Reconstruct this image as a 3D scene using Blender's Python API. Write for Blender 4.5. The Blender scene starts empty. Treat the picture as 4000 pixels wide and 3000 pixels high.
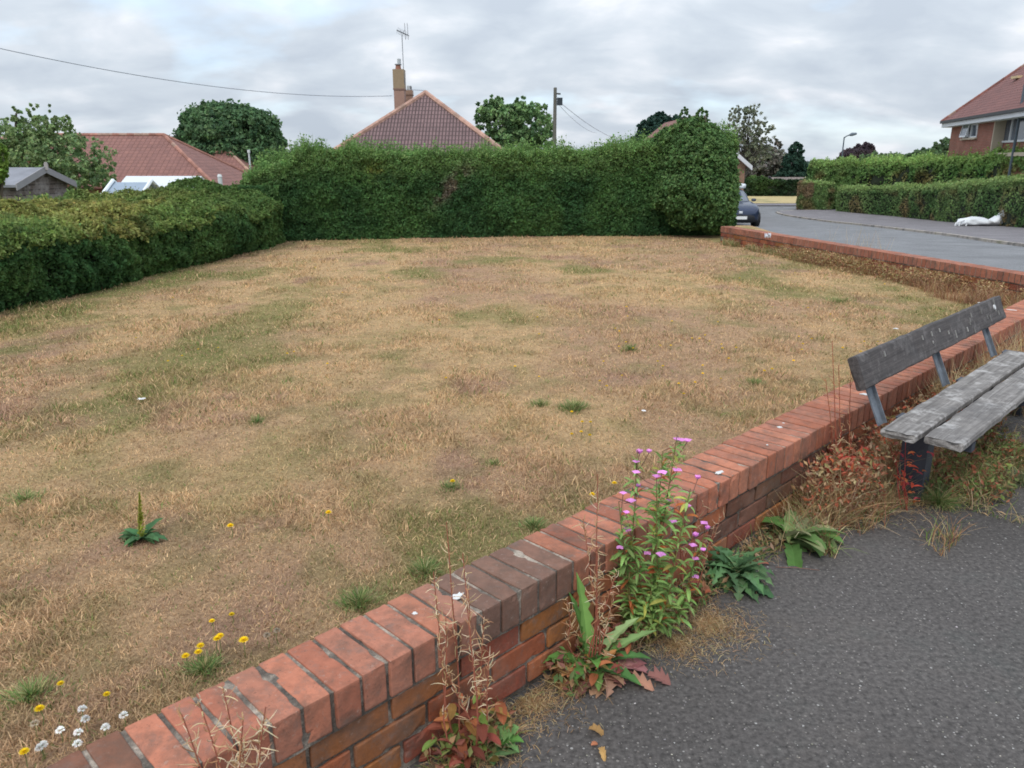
import bpy, math, random
import numpy as np
from mathutils import Vector, Matrix
R = math.radians
rng = np.random.default_rng(7)
random.seed(7)
scene = bpy.context.scene
C = scene.collection

# ---------------------------------------------------------------- camera
CAMZ = 1.49
F = 3004.0
PITCH = math.atan((1500 - 630.0) / F)
cam_data = bpy.data.cameras.new("Camera")
cam = bpy.data.objects.new("Camera", cam_data)
C.objects.link(cam)
cam.location = (0, 0, CAMZ)
cam.rotation_euler = (R(90) - PITCH, 0, 0)
cam_data.sensor_width = 36.0
cam_data.lens = 36.0 * F / 4000.0
cam_data.clip_start = 0.05
cam_data.clip_end = 8000
cam_data.dof.use_dof = True
cam_data.dof.focus_distance = 3.6
cam_data.dof.aperture_fstop = 9.0
scene.camera = cam

# ---------------------------------------------------------------- world, sun, exposure
SUN_EL, SUN_AZ = R(52), R(200)
w = bpy.data.worlds.new("World")
scene.world = w
w.use_nodes = True
nt = w.node_tree
nt.nodes.clear()
N = nt.nodes.new
L = nt.links.new
out = N('ShaderNodeOutputWorld')
bg = N('ShaderNodeBackground')
bg.inputs['Strength'].default_value = 0.12
sky = N('ShaderNodeTexSky')
sky.sky_type = 'NISHITA'
sky.sun_disc = False
sky.sun_elevation = SUN_EL
sky.sun_rotation = SUN_AZ
sky.altitude = 50
tc = N('ShaderNodeTexCoord')
sep = N('ShaderNodeSeparateXYZ')
L(tc.outputs['Generated'], sep.inputs[0])
zc = N('ShaderNodeMath'); zc.operation = 'MAXIMUM'; zc.inputs[1].default_value = 0.0
L(sep.outputs['Z'], zc.inputs[0])
za = N('ShaderNodeMath'); za.operation = 'ADD'; za.inputs[1].default_value = 0.34
L(zc.outputs[0], za.inputs[0])
dv = N('ShaderNodeVectorMath'); dv.operation = 'DIVIDE'
cmb = N('ShaderNodeCombineXYZ')
for i in range(3): L(za.outputs[0], cmb.inputs[i])
L(tc.outputs['Generated'], dv.inputs[0]); L(cmb.outputs[0], dv.inputs[1])
mp = N('ShaderNodeMapping')
mp.inputs['Location'].default_value = (3.1, 1.7, 0)
mp.inputs['Scale'].default_value = (1.0, 1.25, 0.0)
L(dv.outputs[0], mp.inputs[0])
n1 = N('ShaderNodeTexNoise'); n1.inputs['Scale'].default_value = 3.4; n1.inputs['Detail'].default_value = 5; n1.inputs['Roughness'].default_value = 0.50
n1.inputs['Distortion'].default_value = 0.25
L(mp.outputs[0], n1.inputs['Vector'])
n2 = N('ShaderNodeTexNoise'); n2.inputs['Scale'].default_value = 1.5; n2.inputs['Detail'].default_value = 5; n2.inputs['Roughness'].default_value = 0.5
mp2 = N('ShaderNodeMapping'); mp2.inputs['Location'].default_value = (11.3, 6.2, 2.0)
L(mp.outputs[0], mp2.inputs[0]); L(mp2.outputs[0], n2.inputs['Vector'])
ramp = N('ShaderNodeValToRGB')
cr = ramp.color_ramp
cr.elements[0].position = 0.34; cr.elements[0].color = (5.1, 5.75, 6.6, 1)
cr.elements[1].position = 0.70; cr.elements[1].color = (8.6, 8.8, 9.3, 1)
e = cr.elements.new(0.5); e.color = (6.0, 6.65, 7.4, 1)
e = cr.elements.new(0.6); e.color = (7.0, 7.5, 8.15, 1)
L(n1.outputs['Fac'], ramp.inputs[0])
gap = N('ShaderNodeValToRGB')
gap.color_ramp.elements[0].position = 0.33; gap.color_ramp.elements[0].color = (0.35, 0.35, 0.35, 1)
gap.color_ramp.elements[1].position = 0.45; gap.color_ramp.elements[1].color = (1, 1, 1, 1)
L(n2.outputs['Fac'], gap.inputs[0])
# blue air between the clouds
blue = N('ShaderNodeMixRGB'); blue.blend_type = 'ADD'; blue.inputs[0].default_value = 1.0
blue.inputs[2].default_value = (3.6, 4.6, 5.8, 1)
L(sky.outputs[0], blue.inputs[1])
mixc = N('ShaderNodeMixRGB')
L(gap.outputs[0], mixc.inputs[0]); L(blue.outputs[0], mixc.inputs[1]); L(ramp.outputs[0], mixc.inputs[2])
# an overcast sky is brighter towards the zenith
zr = N('ShaderNodeMapRange'); zr.inputs['From Min'].default_value = 0.0; zr.inputs['From Max'].default_value = 1.0
zr.inputs['To Min'].default_value = 0.80; zr.inputs['To Max'].default_value = 1.75
L(zc.outputs[0], zr.inputs['Value'])
mul = N('ShaderNodeVectorMath'); mul.operation = 'SCALE'
L(mixc.outputs[0], mul.inputs[0]); L(zr.outputs[0], mul.inputs['Scale'])
L(mul.outputs[0], bg.inputs['Color'])
L(bg.outputs[0], out.inputs[0])

sd = bpy.data.lights.new("sun", 'SUN')
sd.energy = 1.4
sd.angle = R(14)
sd.color = (1.0, 0.95, 0.88)
so = bpy.data.objects.new("sun", sd)
C.objects.link(so)
sv = Vector((math.sin(SUN_AZ) * math.cos(SUN_EL), math.cos(SUN_AZ) * math.cos(SUN_EL), math.sin(SUN_EL)))
so.rotation_euler = (-sv).to_track_quat('-Z', 'Y').to_euler()
so.location = (0, -5, 20)

scene.view_settings.view_transform = 'Standard'
scene.view_settings.look = 'None'
scene.view_settings.exposure = 0.08
scene.view_settings.gamma = 1.0
scene.render.engine = 'CYCLES'
scene.cycles.max_bounces = 6
scene.cycles.transparent_max_bounces = 8
scene.cycles.filter_width = 1.7

# ---------------------------------------------------------------- geometry of the view
def ray(x, y):
    cx = (x - 2000) / F; cy = (1500 - y) / F
    return np.array([cx, math.cos(PITCH) + cy * math.sin(PITCH), -math.sin(PITCH) + cy * math.cos(PITCH)])
def on_z(x, y, z):
    r = ray(x, y); t = (z - CAMZ) / r[2]
    return np.array([0, 0, CAMZ]) + r * t
def at_y(x, y, Y):
    r = ray(x, y)
    return np.array([0, 0, CAMZ]) + r * (Y / r[1])

DR = np.array([0.7077, 0.7065, 0.0]); DR /= np.linalg.norm(DR)      # along the near wall
DN = np.array([DR[1], -DR[0], 0.0])                                  # from the wall towards the tarmac
WA = on_z(768, 2992, 0.35); WA[2] = 0.0
def wp(t, n, z):                                                     # wall coordinates to world
    return WA + DR * t + DN * n + np.array([0, 0, z])

# ---------------------------------------------------------------- helpers
def tag(o, label=None, cat=None, group=None, kind=None):
    if label: o['label'] = label
    if cat: o['category'] = cat
    if group: o['group'] = group
    if kind: o['kind'] = kind
    return o
def empty(name, loc, label, cat, group=None, rz=0.0):
    o = bpy.data.objects.new(name, None)
    o.empty_display_size = 0.1
    C.objects.link(o)
    o.location = tuple(loc); o.rotation_euler = (0, 0, rz)
    return tag(o, label, cat, group)

class MB:
    """collects vertices, faces, a colour per vertex and an optional uv per vertex; builds ONE mesh"""
    def __init__(s):
        s.v = []; s.f = []; s.c = []; s.uv = []; s.n = 0; s.m = []
    def add(s, v, f, col=(1, 1, 1), uv=None, mat=0):
        v = np.asarray(v, float).reshape(-1, 3)
        col = np.asarray(col, float)
        if col.ndim == 1: col = np.tile(col[:3], (len(v), 1))
        s.v.append(v); s.c.append(col)
        s.uv.append(np.zeros((len(v), 2)) if uv is None else np.asarray(uv, float))
        if isinstance(f, np.ndarray):
            s.f.append(f + s.n); s.m += [mat] * len(f)
        else:
            for q in f:
                s.f.append(np.array([q]) + s.n); s.m.append(mat)
        s.n += len(v)
        return s
    def box(s, c, size, col=(1, 1, 1), ax=None, mat=0):
        h = np.array(size) / 2.0
        v = np.array([[x, y, z] for x in (-1, 1) for y in (-1, 1) for z in (-1, 1)]) * h
        if ax is not None: v = v @ np.array(ax)
        v = v + np.array(c)
        f = [(0, 1, 3, 2), (4, 6, 7, 5), (0, 4, 5, 1), (2, 3, 7, 6), (0, 2, 6, 4), (1, 5, 7, 3)]
        return s.add(v, np.array(f), col, mat=mat)
    def tube(s, pts, rad, col=(1, 1, 1), k=6, cap=True):
        pts = np.asarray(pts, float); m = len(pts)
        rad = np.full(m, rad) if np.isscalar(rad) else np.asarray(rad, float)
        d = np.gradient(pts, axis=0); d /= (np.linalg.norm(d, axis=1, keepdims=True) + 1e-9)
        up = np.array([0, 0, 1.0]) if abs(d[0][2]) < 0.9 else np.array([1.0, 0, 0])
        a = np.cross(d, up); a /= (np.linalg.norm(a, axis=1, keepdims=True) + 1e-9)
        b = np.cross(d, a)
        th = np.linspace(0, 2 * math.pi, k, endpoint=False)
        v = pts[:, None, :] + rad[:, None, None] * (np.cos(th)[None, :, None] * a[:, None, :] + np.sin(th)[None, :, None] * b[:, None, :])
        v = v.reshape(-1, 3)
        i = np.arange(m - 1)[:, None] * k; j = np.arange(k)[None, :]; j2 = (j + 1) % k
        f = np.stack([i + j, i + j2, i + k + j2, i + k + j], -1).reshape(-1, 4)
        s.add(v, f, col)
        if cap:
            n0 = s.n - len(v)
            s.f.append(np.array([list(range(n0 + k - 1, n0 - 1, -1))])); s.m.append(0)
            s.f.append(np.array([list(range(n0 + (m - 1) * k, n0 + m * k))])); s.m.append(0)
        return s
    def build(s, name, mats, parent=None, smooth=False):
        me = bpy.data.meshes.new(name)
        v = np.concatenate(s.v); c = np.concatenate(s.c); uv = np.concatenate(s.uv)
        sizes = []; idx = []
        for q in s.f:
            sizes.append(np.full(len(q), q.shape[1])); idx.append(q.reshape(-1))
        sizes = np.concatenate(sizes).astype(np.int32); idx = np.concatenate(idx).astype(np.int32)
        me.vertices.add(len(v)); me.vertices.foreach_set('co', v.astype(np.float32).ravel())
        me.loops.add(len(idx)); me.loops.foreach_set('vertex_index', idx)
        me.polygons.add(len(sizes))
        st = np.zeros(len(sizes), np.int32); st[1:] = np.cumsum(sizes)[:-1]
        me.polygons.foreach_set('loop_start', st)
        me.polygons.foreach_set('loop_total', sizes)
        if not isinstance(mats, (list, tuple)): mats = [mats]
        for m in mats: me.materials.append(m)
        if len(mats) > 1: me.polygons.foreach_set('material_index', np.array(s.m, np.int32))
        me.polygons.foreach_set('use_smooth', np.full(len(sizes), smooth))
        me.update(calc_edges=True)
        a = me.color_attributes.new('Col', 'FLOAT_COLOR', 'POINT')
        a.data.foreach_set('color', np.concatenate([c, np.ones((len(c), 1))], 1).astype(np.float32).ravel())
        ul = me.uv_layers.new(name='UVMap')
        ul.data.foreach_set('uv', uv[idx].astype(np.float32).ravel())
        me.validate()
        o = bpy.data.objects.new(name, me)
        C.objects.link(o)
        if parent is not None:
            o.parent = parent
            bpy.context.view_layer.update()
            o.matrix_parent_inverse = parent.matrix_world.inverted()
        return o
def dup(root, loc, rz=0.0, sc=1.0, label=None, group=None):
    r = root.copy(); C.objects.link(r)
    r.location = tuple(loc); r.rotation_euler = (0, 0, rz); r.scale = (sc, sc, sc)
    if label: r['label'] = label
    if group: r['group'] = group
    for ch in list(root.children):
        c = ch.copy(); C.objects.link(c); c.parent = r
        for g in ch.children:
            d = g.copy(); C.objects.link(d); d.parent = c
    return r

_tab = np.random.default_rng(3).random((64, 64, 64))
def vnoise(p, scale=1.0, seed=0):
    p = np.asarray(p, float) * scale + seed * 17.31
    i = np.floor(p).astype(int); f = p - i; f = f * f * (3 - 2 * f)
    r = 0
    for dx in (0, 1):
        for dy in (0, 1):
            for dz in (0, 1):
                wgt = (f[:, 0] if dx else 1 - f[:, 0]) * (f[:, 1] if dy else 1 - f[:, 1]) * (f[:, 2] if dz else 1 - f[:, 2])
                r = r + wgt * _tab[(i[:, 0] + dx) % 64, (i[:, 1] + dy) % 64, (i[:, 2] + dz) % 64]
    return r
def fnoise(p, scale=1.0, seed=0, octv=3):
    r = 0; a = 1; t = 0
    for k in range(octv):
        r = r + a * vnoise(p, scale * 2 ** k, seed + k); t += a; a *= 0.55
    return r / t
def smooth01(x, a, b):
    t = np.clip((x - a) / (b - a), 0, 1); return t * t * (3 - 2 * t)

# ---------------------------------------------------------------- materials
def new_mat(name):
    m = bpy.data.materials.new(name); m.use_nodes = True
    t = m.node_tree; t.nodes.clear()
    o = t.nodes.new('ShaderNodeOutputMaterial')
    b = t.nodes.new('ShaderNodeBsdfPrincipled')
    t.links.new(b.outputs[0], o.inputs[0])
    return m, t, b, o
def nd(t, k, **kw):
    n = t.nodes.new(k)
    for a, v in kw.items(): setattr(n, a, v)
    return n
def coords(t, kind='Object'):
    g = t.nodes.new('ShaderNodeNewGeometry') if kind == 'Pos' else None
    if g: return g.outputs['Position']
    return t.nodes.new('ShaderNodeTexCoord').outputs[kind]
def noise(t, vec, scale, detail=4, rough=0.55, dist=0.0):
    n = t.nodes.new('ShaderNodeTexNoise')
    n.inputs['Scale'].default_value = scale; n.inputs['Detail'].default_value = detail
    n.inputs['Roughness'].default_value = rough; n.inputs['Distortion'].default_value = dist
    t.links.new(vec, n.inputs['Vector']); return n.outputs['Fac']
def ramp_(t, fac, stops):
    r = t.nodes.new('ShaderNodeValToRGB'); cr = r.color_ramp
    while len(cr.elements) < len(stops): cr.elements.new(0.5)
    for e_, (p_, c_) in zip(cr.elements, stops):
        e_.position = p_
        e_.color = (c_, c_, c_, 1) if np.isscalar(c_) else (*c_, 1)
    t.links.new(fac, r.inputs[0]); return r.outputs[0]
def mixc_(t, fac, a, b, mode='MIX'):
    m = t.nodes.new('ShaderNodeMixRGB'); m.blend_type = mode
    for i, x in ((0, fac), (1, a), (2, b)):
        if isinstance(x, (int, float)): m.inputs[i].default_value = x
        elif isinstance(x, tuple): m.inputs[i].default_value = (*x, 1)
        else: t.links.new(x, m.inputs[i])
    return m.outputs[0]
def bump_(t, b, h, strength=0.3, dist=0.01):
    n = t.nodes.new('ShaderNodeBump'); n.inputs['Strength'].default_value = strength; n.inputs['Distance'].default_value = dist
    t.links.new(h, n.inputs['Height']); t.links.new(n.outputs[0], b.inputs['Normal'])
def vcol(t):
    a = t.nodes.new('ShaderNodeAttribute'); a.attribute_name = 'Col'; return a.outputs['Color']

def leaf_mat(name, trans=0.3, rough=0.55, var=0.25):
    m, t, b, o = new_mat(name)
    c = vcol(t)
    nz = noise(t, coords(t, 'Pos'), 9.0, 3)
    c = mixc_(t, 1.0, c, ramp_(t, nz, [(0.3, 1 - var), (0.7, 1 + var)]), 'MULTIPLY')
    t.links.new(c, b.inputs['Base Color']); b.inputs['Roughness'].default_value = rough
    b.inputs['Specular IOR Level'].default_value = 0.12
    tr = nd(t, 'ShaderNodeBsdfTranslucent'); t.links.new(c, tr.inputs[0])
    mx = nd(t, 'ShaderNodeMixShader'); mx.inputs[0].default_value = trans
    t.links.new(b.outputs[0], mx.inputs[1]); t.links.new(tr.outputs[0], mx.inputs[2]); t.links.new(mx.outputs[0], o.inputs[0])
    return m
M_LEAF = leaf_mat('leaf', 0.3, 0.75, 0.3)
M_GRASS = leaf_mat('grass_blade', 0.25, 0.7, 0.2)
def plain(name, col, rough=0.6, spec=0.5, metal=0.0, nscale=8.0, var=0.15, bump=0.0, dark=None):
    m, t, b, o = new_mat(name)
    P_ = coords(t, 'Object')
    nz = noise(t, P_, nscale, 5)
    c = mixc_(t, 1.0, tuple(col), ramp_(t, nz, [(0.25, 1 - var), (0.75, 1 + var)]), 'MULTIPLY')
    if dark:
        d2 = noise(t, P_, nscale * 0.37, 6, 0.65)
        c = mixc_(t, ramp_(t, d2, [(0.48, 0.0), (0.68, dark[1])]), c, tuple(dark[0]))
    t.links.new(c, b.inputs['Base Color'])
    b.inputs['Roughness'].default_value = rough; b.inputs['Specular IOR Level'].default_value = spec; b.inputs['Metallic'].default_value = metal
    if bump: bump_(t, b, nz, bump, 0.01)
    return m
def col_mat(name, rough=0.7, nscale=20, var=0.2, bump=0.0, spec=0.4, bdist=0.004):
    m, t, b, o = new_mat(name)
    P_ = coords(t, 'Pos')
    nz = noise(t, P_, nscale, 5, 0.6)
    c = mixc_(t, 1.0, vcol(t), ramp_(t, nz, [(0.28, 1 - var), (0.72, 1 + var)]), 'MULTIPLY')
    t.links.new(c, b.inputs['Base Color'])
    b.inputs['Roughness'].default_value = rough; b.inputs['Specular IOR Level'].default_value = spec
    if bump: bump_(t, b, nz, bump, bdist)
    return m
M_BARK = col_mat('bark', 0.85, 14, 0.3, 0.5)
M_STEM = col_mat('stem', 0.6, 60, 0.2)
M_COL = col_mat('coloured_surface', 0.6, 6, 0.08)

def brick_mat():
    m, t, b, o = new_mat('brick_surface')
    P_ = coords(t, 'Pos')
    c = vcol(t)
    a1 = noise(t, P_, 38, 6, 0.62)
    c = mixc_(t, 1.0, c, ramp_(t, a1, [(0.25, 0.78), (0.75, 1.18)]), 'MULTIPLY')
    s = noise(t, P_, 9, 7, 0.7, 0.3)                      # sooty weather stains
    c = mixc_(t, ramp_(t, s, [(0.47, 0.0), (0.68, 0.72)]), c, (0.11, 0.078, 0.06))
    gy = noise(t, P_, 24, 6, 0.72)
    c = mixc_(t, ramp_(t, gy, [(0.53, 0.0), (0.68, 0.5)]), c, (0.17, 0.13, 0.11))
    k = noise(t, P_, 150, 3, 0.6)                         # dark pits
    c = mixc_(t, ramp_(t, k, [(0.62, 0.0), (0.72, 0.55)]), c, (0.07, 0.045, 0.035))
    li = noise(t, P_, 55, 5, 0.75)                        # pale lichen and bloom
    c = mixc_(t, ramp_(t, li, [(0.60, 0.0), (0.72, 0.5)]), c, (0.42, 0.33, 0.27))
    bl = noise(t, P_, 5.5, 4, 0.6)
    c = mixc_(t, ramp_(t, bl, [(0.5, 0.0), (0.75, 0.30)]), c, (0.44, 0.22, 0.15))
    t.links.new(c, b.inputs['Base Color'])
    b.inputs['Roughness'].default_value = 0.88; b.inputs['Specular IOR Level'].default_value = 0.25
    ad = nd(t, 'ShaderNodeMath', operation='ADD'); t.links.new(a1, ad.inputs[0]); t.links.new(k, ad.inputs[1])
    bump_(t, b, ad.outputs[0], 0.5, 0.003)
    return m
M_BRICK = brick_mat()
def mortar_mat():
    m, t, b, o = new_mat('mortar')
    P_ = coords(t, 'Pos')
    a = noise(t, P_, 6, 6, 0.7)
    f = noise(t, P_, 120, 4, 0.7)
    c = ramp_(t, a, [(0.38, (0.075, 0.060, 0.048)), (0.50, (0.15, 0.125, 0.10)), (0.62, (0.42, 0.35, 0.28))])
    c = mixc_(t, 1.0, c, ramp_(t, f, [(0.3, 0.55), (0.7, 1.3)]), 'MULTIPLY')
    t.links.new(c, b.inputs['Base Color']); b.inputs['Roughness'].default_value = 0.95
    bump_(t, b, f, 0.9, 0.006)
    return m
M_MORTAR = mortar_mat()

def tarmac_mat(name, base, stones=True, fade=1.0, rough=0.85):
    m, t, b, o = new_mat(name)
    P_ = coords(t, 'Pos')
    big = noise(t, P_, 1.1, 5, 0.6); mid = noise(t, P_, 60, 5, 0.7)
    c = mixc_(t, 1.0, tuple(base), ramp_(t, mid, [(0.3, 0.40), (0.7, 1.75)]), 'MULTIPLY')
    c = mixc_(t, 1.0, c, ramp_(t, big, [(0.3, 0.8), (0.7, 1.2)]), 'MULTIPLY')
    if stones:
        vo = nd(t, 'ShaderNodeTexVoronoi'); vo.inputs['Scale'].default_value = 95; t.links.new(P_, vo.inputs['Vector'])
        thr = nd(t, 'ShaderNodeMath', operation='LESS_THAN'); t.links.new(vo.outputs['Distance'], thr.inputs[0])
        sepc = nd(t, 'ShaderNodeSeparateColor'); t.links.new(vo.outputs['Color'], sepc.inputs[0])
        rr = nd(t, 'ShaderNodeMapRange'); rr.inputs['From Min'].default_value = 0.45; rr.inputs['From Max'].default_value = 1.0
        rr.inputs['To Min'].default_value = 0.0; rr.inputs['To Max'].default_value = 0.40
        t.links.new(sepc.outputs[0], rr.inputs['Value']); t.links.new(rr.outputs[0], thr.inputs[1])
        sc = ramp_(t, sepc.outputs[1], [(0.0, (0.10, 0.095, 0.09)), (0.6, (0.17, 0.155, 0.14)), (0.88, (0.22, 0.20, 0.18)), (1.0, (0.36, 0.35, 0.33))])
        fm = nd(t, 'ShaderNodeMath', operation='MULTIPLY'); t.links.new(thr.outputs[0], fm.inputs[0]); fm.inputs[1].default_value = 0.85
        c = mixc_(t, fm.outputs[0], c, sc)
        du = noise(t, P_, 1.4, 6, 0.72)
        c = mixc_(t, ramp_(t, du, [(0.55, 0.0), (0.75, 0.35)]), c, (0.12, 0.10, 0.085))
        mo = noise(t, P_, 2.2, 5, 0.7)
        c = mixc_(t, ramp_(t, mo, [(0.55, 0.0), (0.75, 0.35)]), c, (0.035, 0.05, 0.045))
    t.links.new(c, b.inputs['Base Color']); b.inputs['Roughness'].default_value = rough
    b.inputs['Specular IOR Level'].default_value = 0.35
    bump_(t, b, mid, 0.22, 0.004)
    return m
M_TARMAC = tarmac_mat('weathered_tarmac', (0.076, 0.068, 0.063))
M_ROAD = tarmac_mat('road_surface', (0.165, 0.166, 0.170), False)
M_PAVE = tarmac_mat('pavement_surface', (0.165, 0.152, 0.158), False)
def kerb_mat():
    m, t, b, o = new_mat('kerb_stone')
    P_ = coords(t, 'Pos'); a = noise(t, P_, 1.3, 5, 0.7); f = noise(t, P_, 20, 4)
    c = ramp_(t, a, [(0.38, (0.15, 0.14, 0.13)), (0.52, (0.42, 0.37, 0.32)), (0.68, (0.20, 0.19, 0.12))])
    c = mixc_(t, 1.0, c, ramp_(t, f, [(0.3, 0.8), (0.7, 1.2)]), 'MULTIPLY')
    t.links.new(c, b.inputs['Base Color']); b.inputs['Roughness'].default_value = 0.9
    return m
M_KERB = kerb_mat()
def ground_mat(name, cols, s=0.3, bs=40):
    m, t, b, o = new_mat(name)
    P_ = coords(t, 'Pos'); a = noise(t, P_, s, 6, 0.65); f = noise(t, P_, bs, 5, 0.7)
    c = ramp_(t, a, [(0.35, cols[0]), (0.5, cols[1]), (0.65, cols[2])])
    c = mixc_(t, 1.0, c, ramp_(t, f, [(0.3, 0.7), (0.7, 1.3)]), 'MULTIPLY')
    t.links.new(c, b.inputs['Base Color']); b.inputs['Roughness'].default_value = 0.95
    bump_(t, b, f, 0.6, 0.02)
    return m
M_FIELD = ground_mat('field', [(0.07, 0.10, 0.035), (0.13, 0.14, 0.05), (0.22, 0.17, 0.08)])
M_VERGE = ground_mat('dry_verge', [(0.40, 0.31, 0.14), (0.46, 0.36, 0.17), (0.24, 0.22, 0.09)], 0.6)
M_EARTH = ground_mat('lawn_soil', [(0.2, 0.15, 0.1)] * 3, 1.0)

def lawn_mat():
    m, t, b, o = new_mat('dry_lawn')
    P_ = coords(t, 'Pos')
    c = vcol(t)
    f = noise(t, P_, 70, 6, 0.75, 0.4); g = noise(t, P_, 14, 5, 0.7)
    c = mixc_(t, 1.0, c, ramp_(t, f, [(0.3, 0.62), (0.7, 1.38)]), 'MULTIPLY')
    c = mixc_(t, 1.0, c, ramp_(t, g, [(0.3, 0.82), (0.7, 1.18)]), 'MULTIPLY')
    t.links.new(c, b.inputs['Base Color']); b.inputs['Roughness'].default_value = 0.95; b.inputs['Specular IOR Level'].default_value = 0.1
    bump_(t, b, f, 1.0, 0.02)
    return m
M_LAWN = lawn_mat()

def roof_mat(name, c1, c2, gauge, width, joint=0.5):
    m, t, b, o = new_mat(name)
    uv = nd(t, 'ShaderNodeUVMap').outputs[0]
    br = nd(t, 'ShaderNodeTexBrick'); br.offset = 0.0; br.offset_frequency = 1
    t.links.new(uv, br.inputs['Vector'])
    br.inputs['Scale'].default_value = 1.0; br.inputs['Brick Width'].default_value = width; br.inputs['Row Height'].default_value = gauge
    br.inputs['Mortar Size'].default_value = 0.035 * min(1, gauge / 0.3) + 0.008; br.inputs['Mortar Smooth'].default_value = 1.0
    br.inputs['Color1'].default_value = (*c1, 1); br.inputs['Color2'].default_value = (*c2, 1)
    br.inputs['Mortar'].default_value = (*[x * joint for x in c1], 1)
    P_ = coords(t, 'Pos'); n = noise(t, P_, 1.3, 6, 0.7); f = noise(t, P_, 9, 5, 0.7)
    c = mixc_(t, 1.0, br.outputs['Color'], ramp_(t, n, [(0.3, 0.85), (0.7, 1.15)]), 'MULTIPLY')
    c = mixc_(t, ramp_(t, f, [(0.62, 0.0), (0.74, 0.5)]), c, (0.30, 0.26, 0.22))
    t.links.new(c, b.inputs['Base Color']); b.inputs['Roughness'].default_value = 0.85
    inv = nd(t, 'ShaderNodeMath', operation='SUBTRACT'); inv.inputs[0].default_value = 1.0; t.links.new(br.outputs['Fac'], inv.inputs[1])
    bump_(t, b, inv.outputs[0], 0.8, 0.04)
    return m
M_ROOF_C = roof_mat('brown_tiles', (0.205, 0.128, 0.125), (0.175, 0.11, 0.108), 0.33, 0.15, 0.30)
M_ROOF_L = roof_mat('red_tiles', (0.25, 0.118, 0.095), (0.21, 0.10, 0.084), 0.34, 0.30, 0.8)
M_ROOF_R = roof_mat('plain_red_tiles', (0.22, 0.095, 0.082), (0.185, 0.082, 0.073), 0.22, 0.32, 0.75)
M_ROOF_G = roof_mat('brown_slates', (0.22, 0.175, 0.155), (0.19, 0.155, 0.135), 0.3, 0.3, 0.7)
def house_brick(name, c1, c2, mort=(0.3, 0.22, 0.17)):
    m, t, b, o = new_mat(name)
    uv = nd(t, 'ShaderNodeUVMap').outputs[0]
    br = nd(t, 'ShaderNodeTexBrick'); t.links.new(uv, br.inputs['Vector'])
    br.inputs['Scale'].default_value = 1.0; br.inputs['Brick Width'].default_value = 0.225; br.inputs['Row Height'].default_value = 0.075
    br.inputs['Mortar Size'].default_value = 0.008
    br.inputs['Color1'].default_value = (*c1, 1); br.inputs['Color2'].default_value = (*c2, 1); br.inputs['Mortar'].default_value = (*mort, 1)
    P_ = coords(t, 'Pos'); n = noise(t, P_, 1.6, 6, 0.7)
    c = mixc_(t, 1.0, br.outputs['Color'], ramp_(t, n, [(0.3, 0.75), (0.7, 1.25)]), 'MULTIPLY')
    t.links.new(c, b.inputs['Base Color']); b.inputs['Roughness'].default_value = 0.9
    return m
M_HBRICK = house_brick('house_brick', (0.30, 0.092, 0.060), (0.24, 0.075, 0.05))
M_HBRICK2 = house_brick('buff_brick', (0.30, 0.17, 0.10), (0.26, 0.14, 0.09))
M_WHITE = plain('white_paint', (0.72, 0.74, 0.76), 0.4, var=0.04)
M_CREAM = plain('cream_render', (0.50, 0.42, 0.32), 0.8, var=0.06)
M_GLASS = plain('window_glass', (0.10, 0.12, 0.15), 0.12, 0.8, var=0.1)
M_DARK = plain('dark_plastic', (0.03, 0.032, 0.036), 0.5)
M_GREYMET = plain('galvanised_steel', (0.15, 0.17, 0.195), 0.6, 0.4, 0.1, 30, 0.35)
M_POLE = plain('pole_paint', (0.09, 0.11, 0.13), 0.6)
M_RIDGE = col_mat('ridge_tiles', 0.85, 4, 0.25)
# ================================================================ ground, lawn, roads
FW0 = np.array([3.84, 14.23]); FW1 = np.array([5.346, 8.03])        # inner top edge of the road-side wall
FD = (FW1 - FW0) / np.linalg.norm(FW1 - FW0)                         # towards the corner
FN = np.array([-FD[1], FD[0]])                                       # towards the road
if FN[0] < 0: FN = -FN
# corner: inner line of the near wall meets the inner line of the road wall
nin = wp(0, -0.215, 0)[:2]
A_ = np.array([DR[:2], -FD]).T
tc_, sc_ = np.linalg.solve(A_, FW0 - nin)
T_IN = float(tc_); COR_IN = nin + DR[:2] * T_IN
A2 = np.array([DR[:2], -FD]).T
t2, s2 = np.linalg.solve(A2, (FW0 + FN * 0.215) - WA[:2])
T_OUT = float(t2); COR_OUT = WA[:2] + DR[:2] * T_OUT

def zroad(y):
    y = np.asarray(y, float)
    s = np.clip(y, 8, 40) - 8
    z = -0.1 - 0.045 * s
    u = np.clip(y - 40, 0, 8)
    return z - (0.045 * u - 0.045 * u * u / 16)
def zleft(y):
    y = np.asarray(y, float)
    return -0.05 * np.clip(y - 18.5, 0, 40)
def gz(x, y):
    x = np.asarray(x, float); y = np.asarray(y, float)
    d = (x - FW0[0]) * FN[0] + (y - FW0[1]) * FN[1]
    k = smooth01(d, -0.2, 0.25)
    k = np.where(y > 16, smooth01(x - (4.2), -0.6, 0.8), k)
    return zleft(y) * (1 - k) + zroad(y) * k

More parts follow.
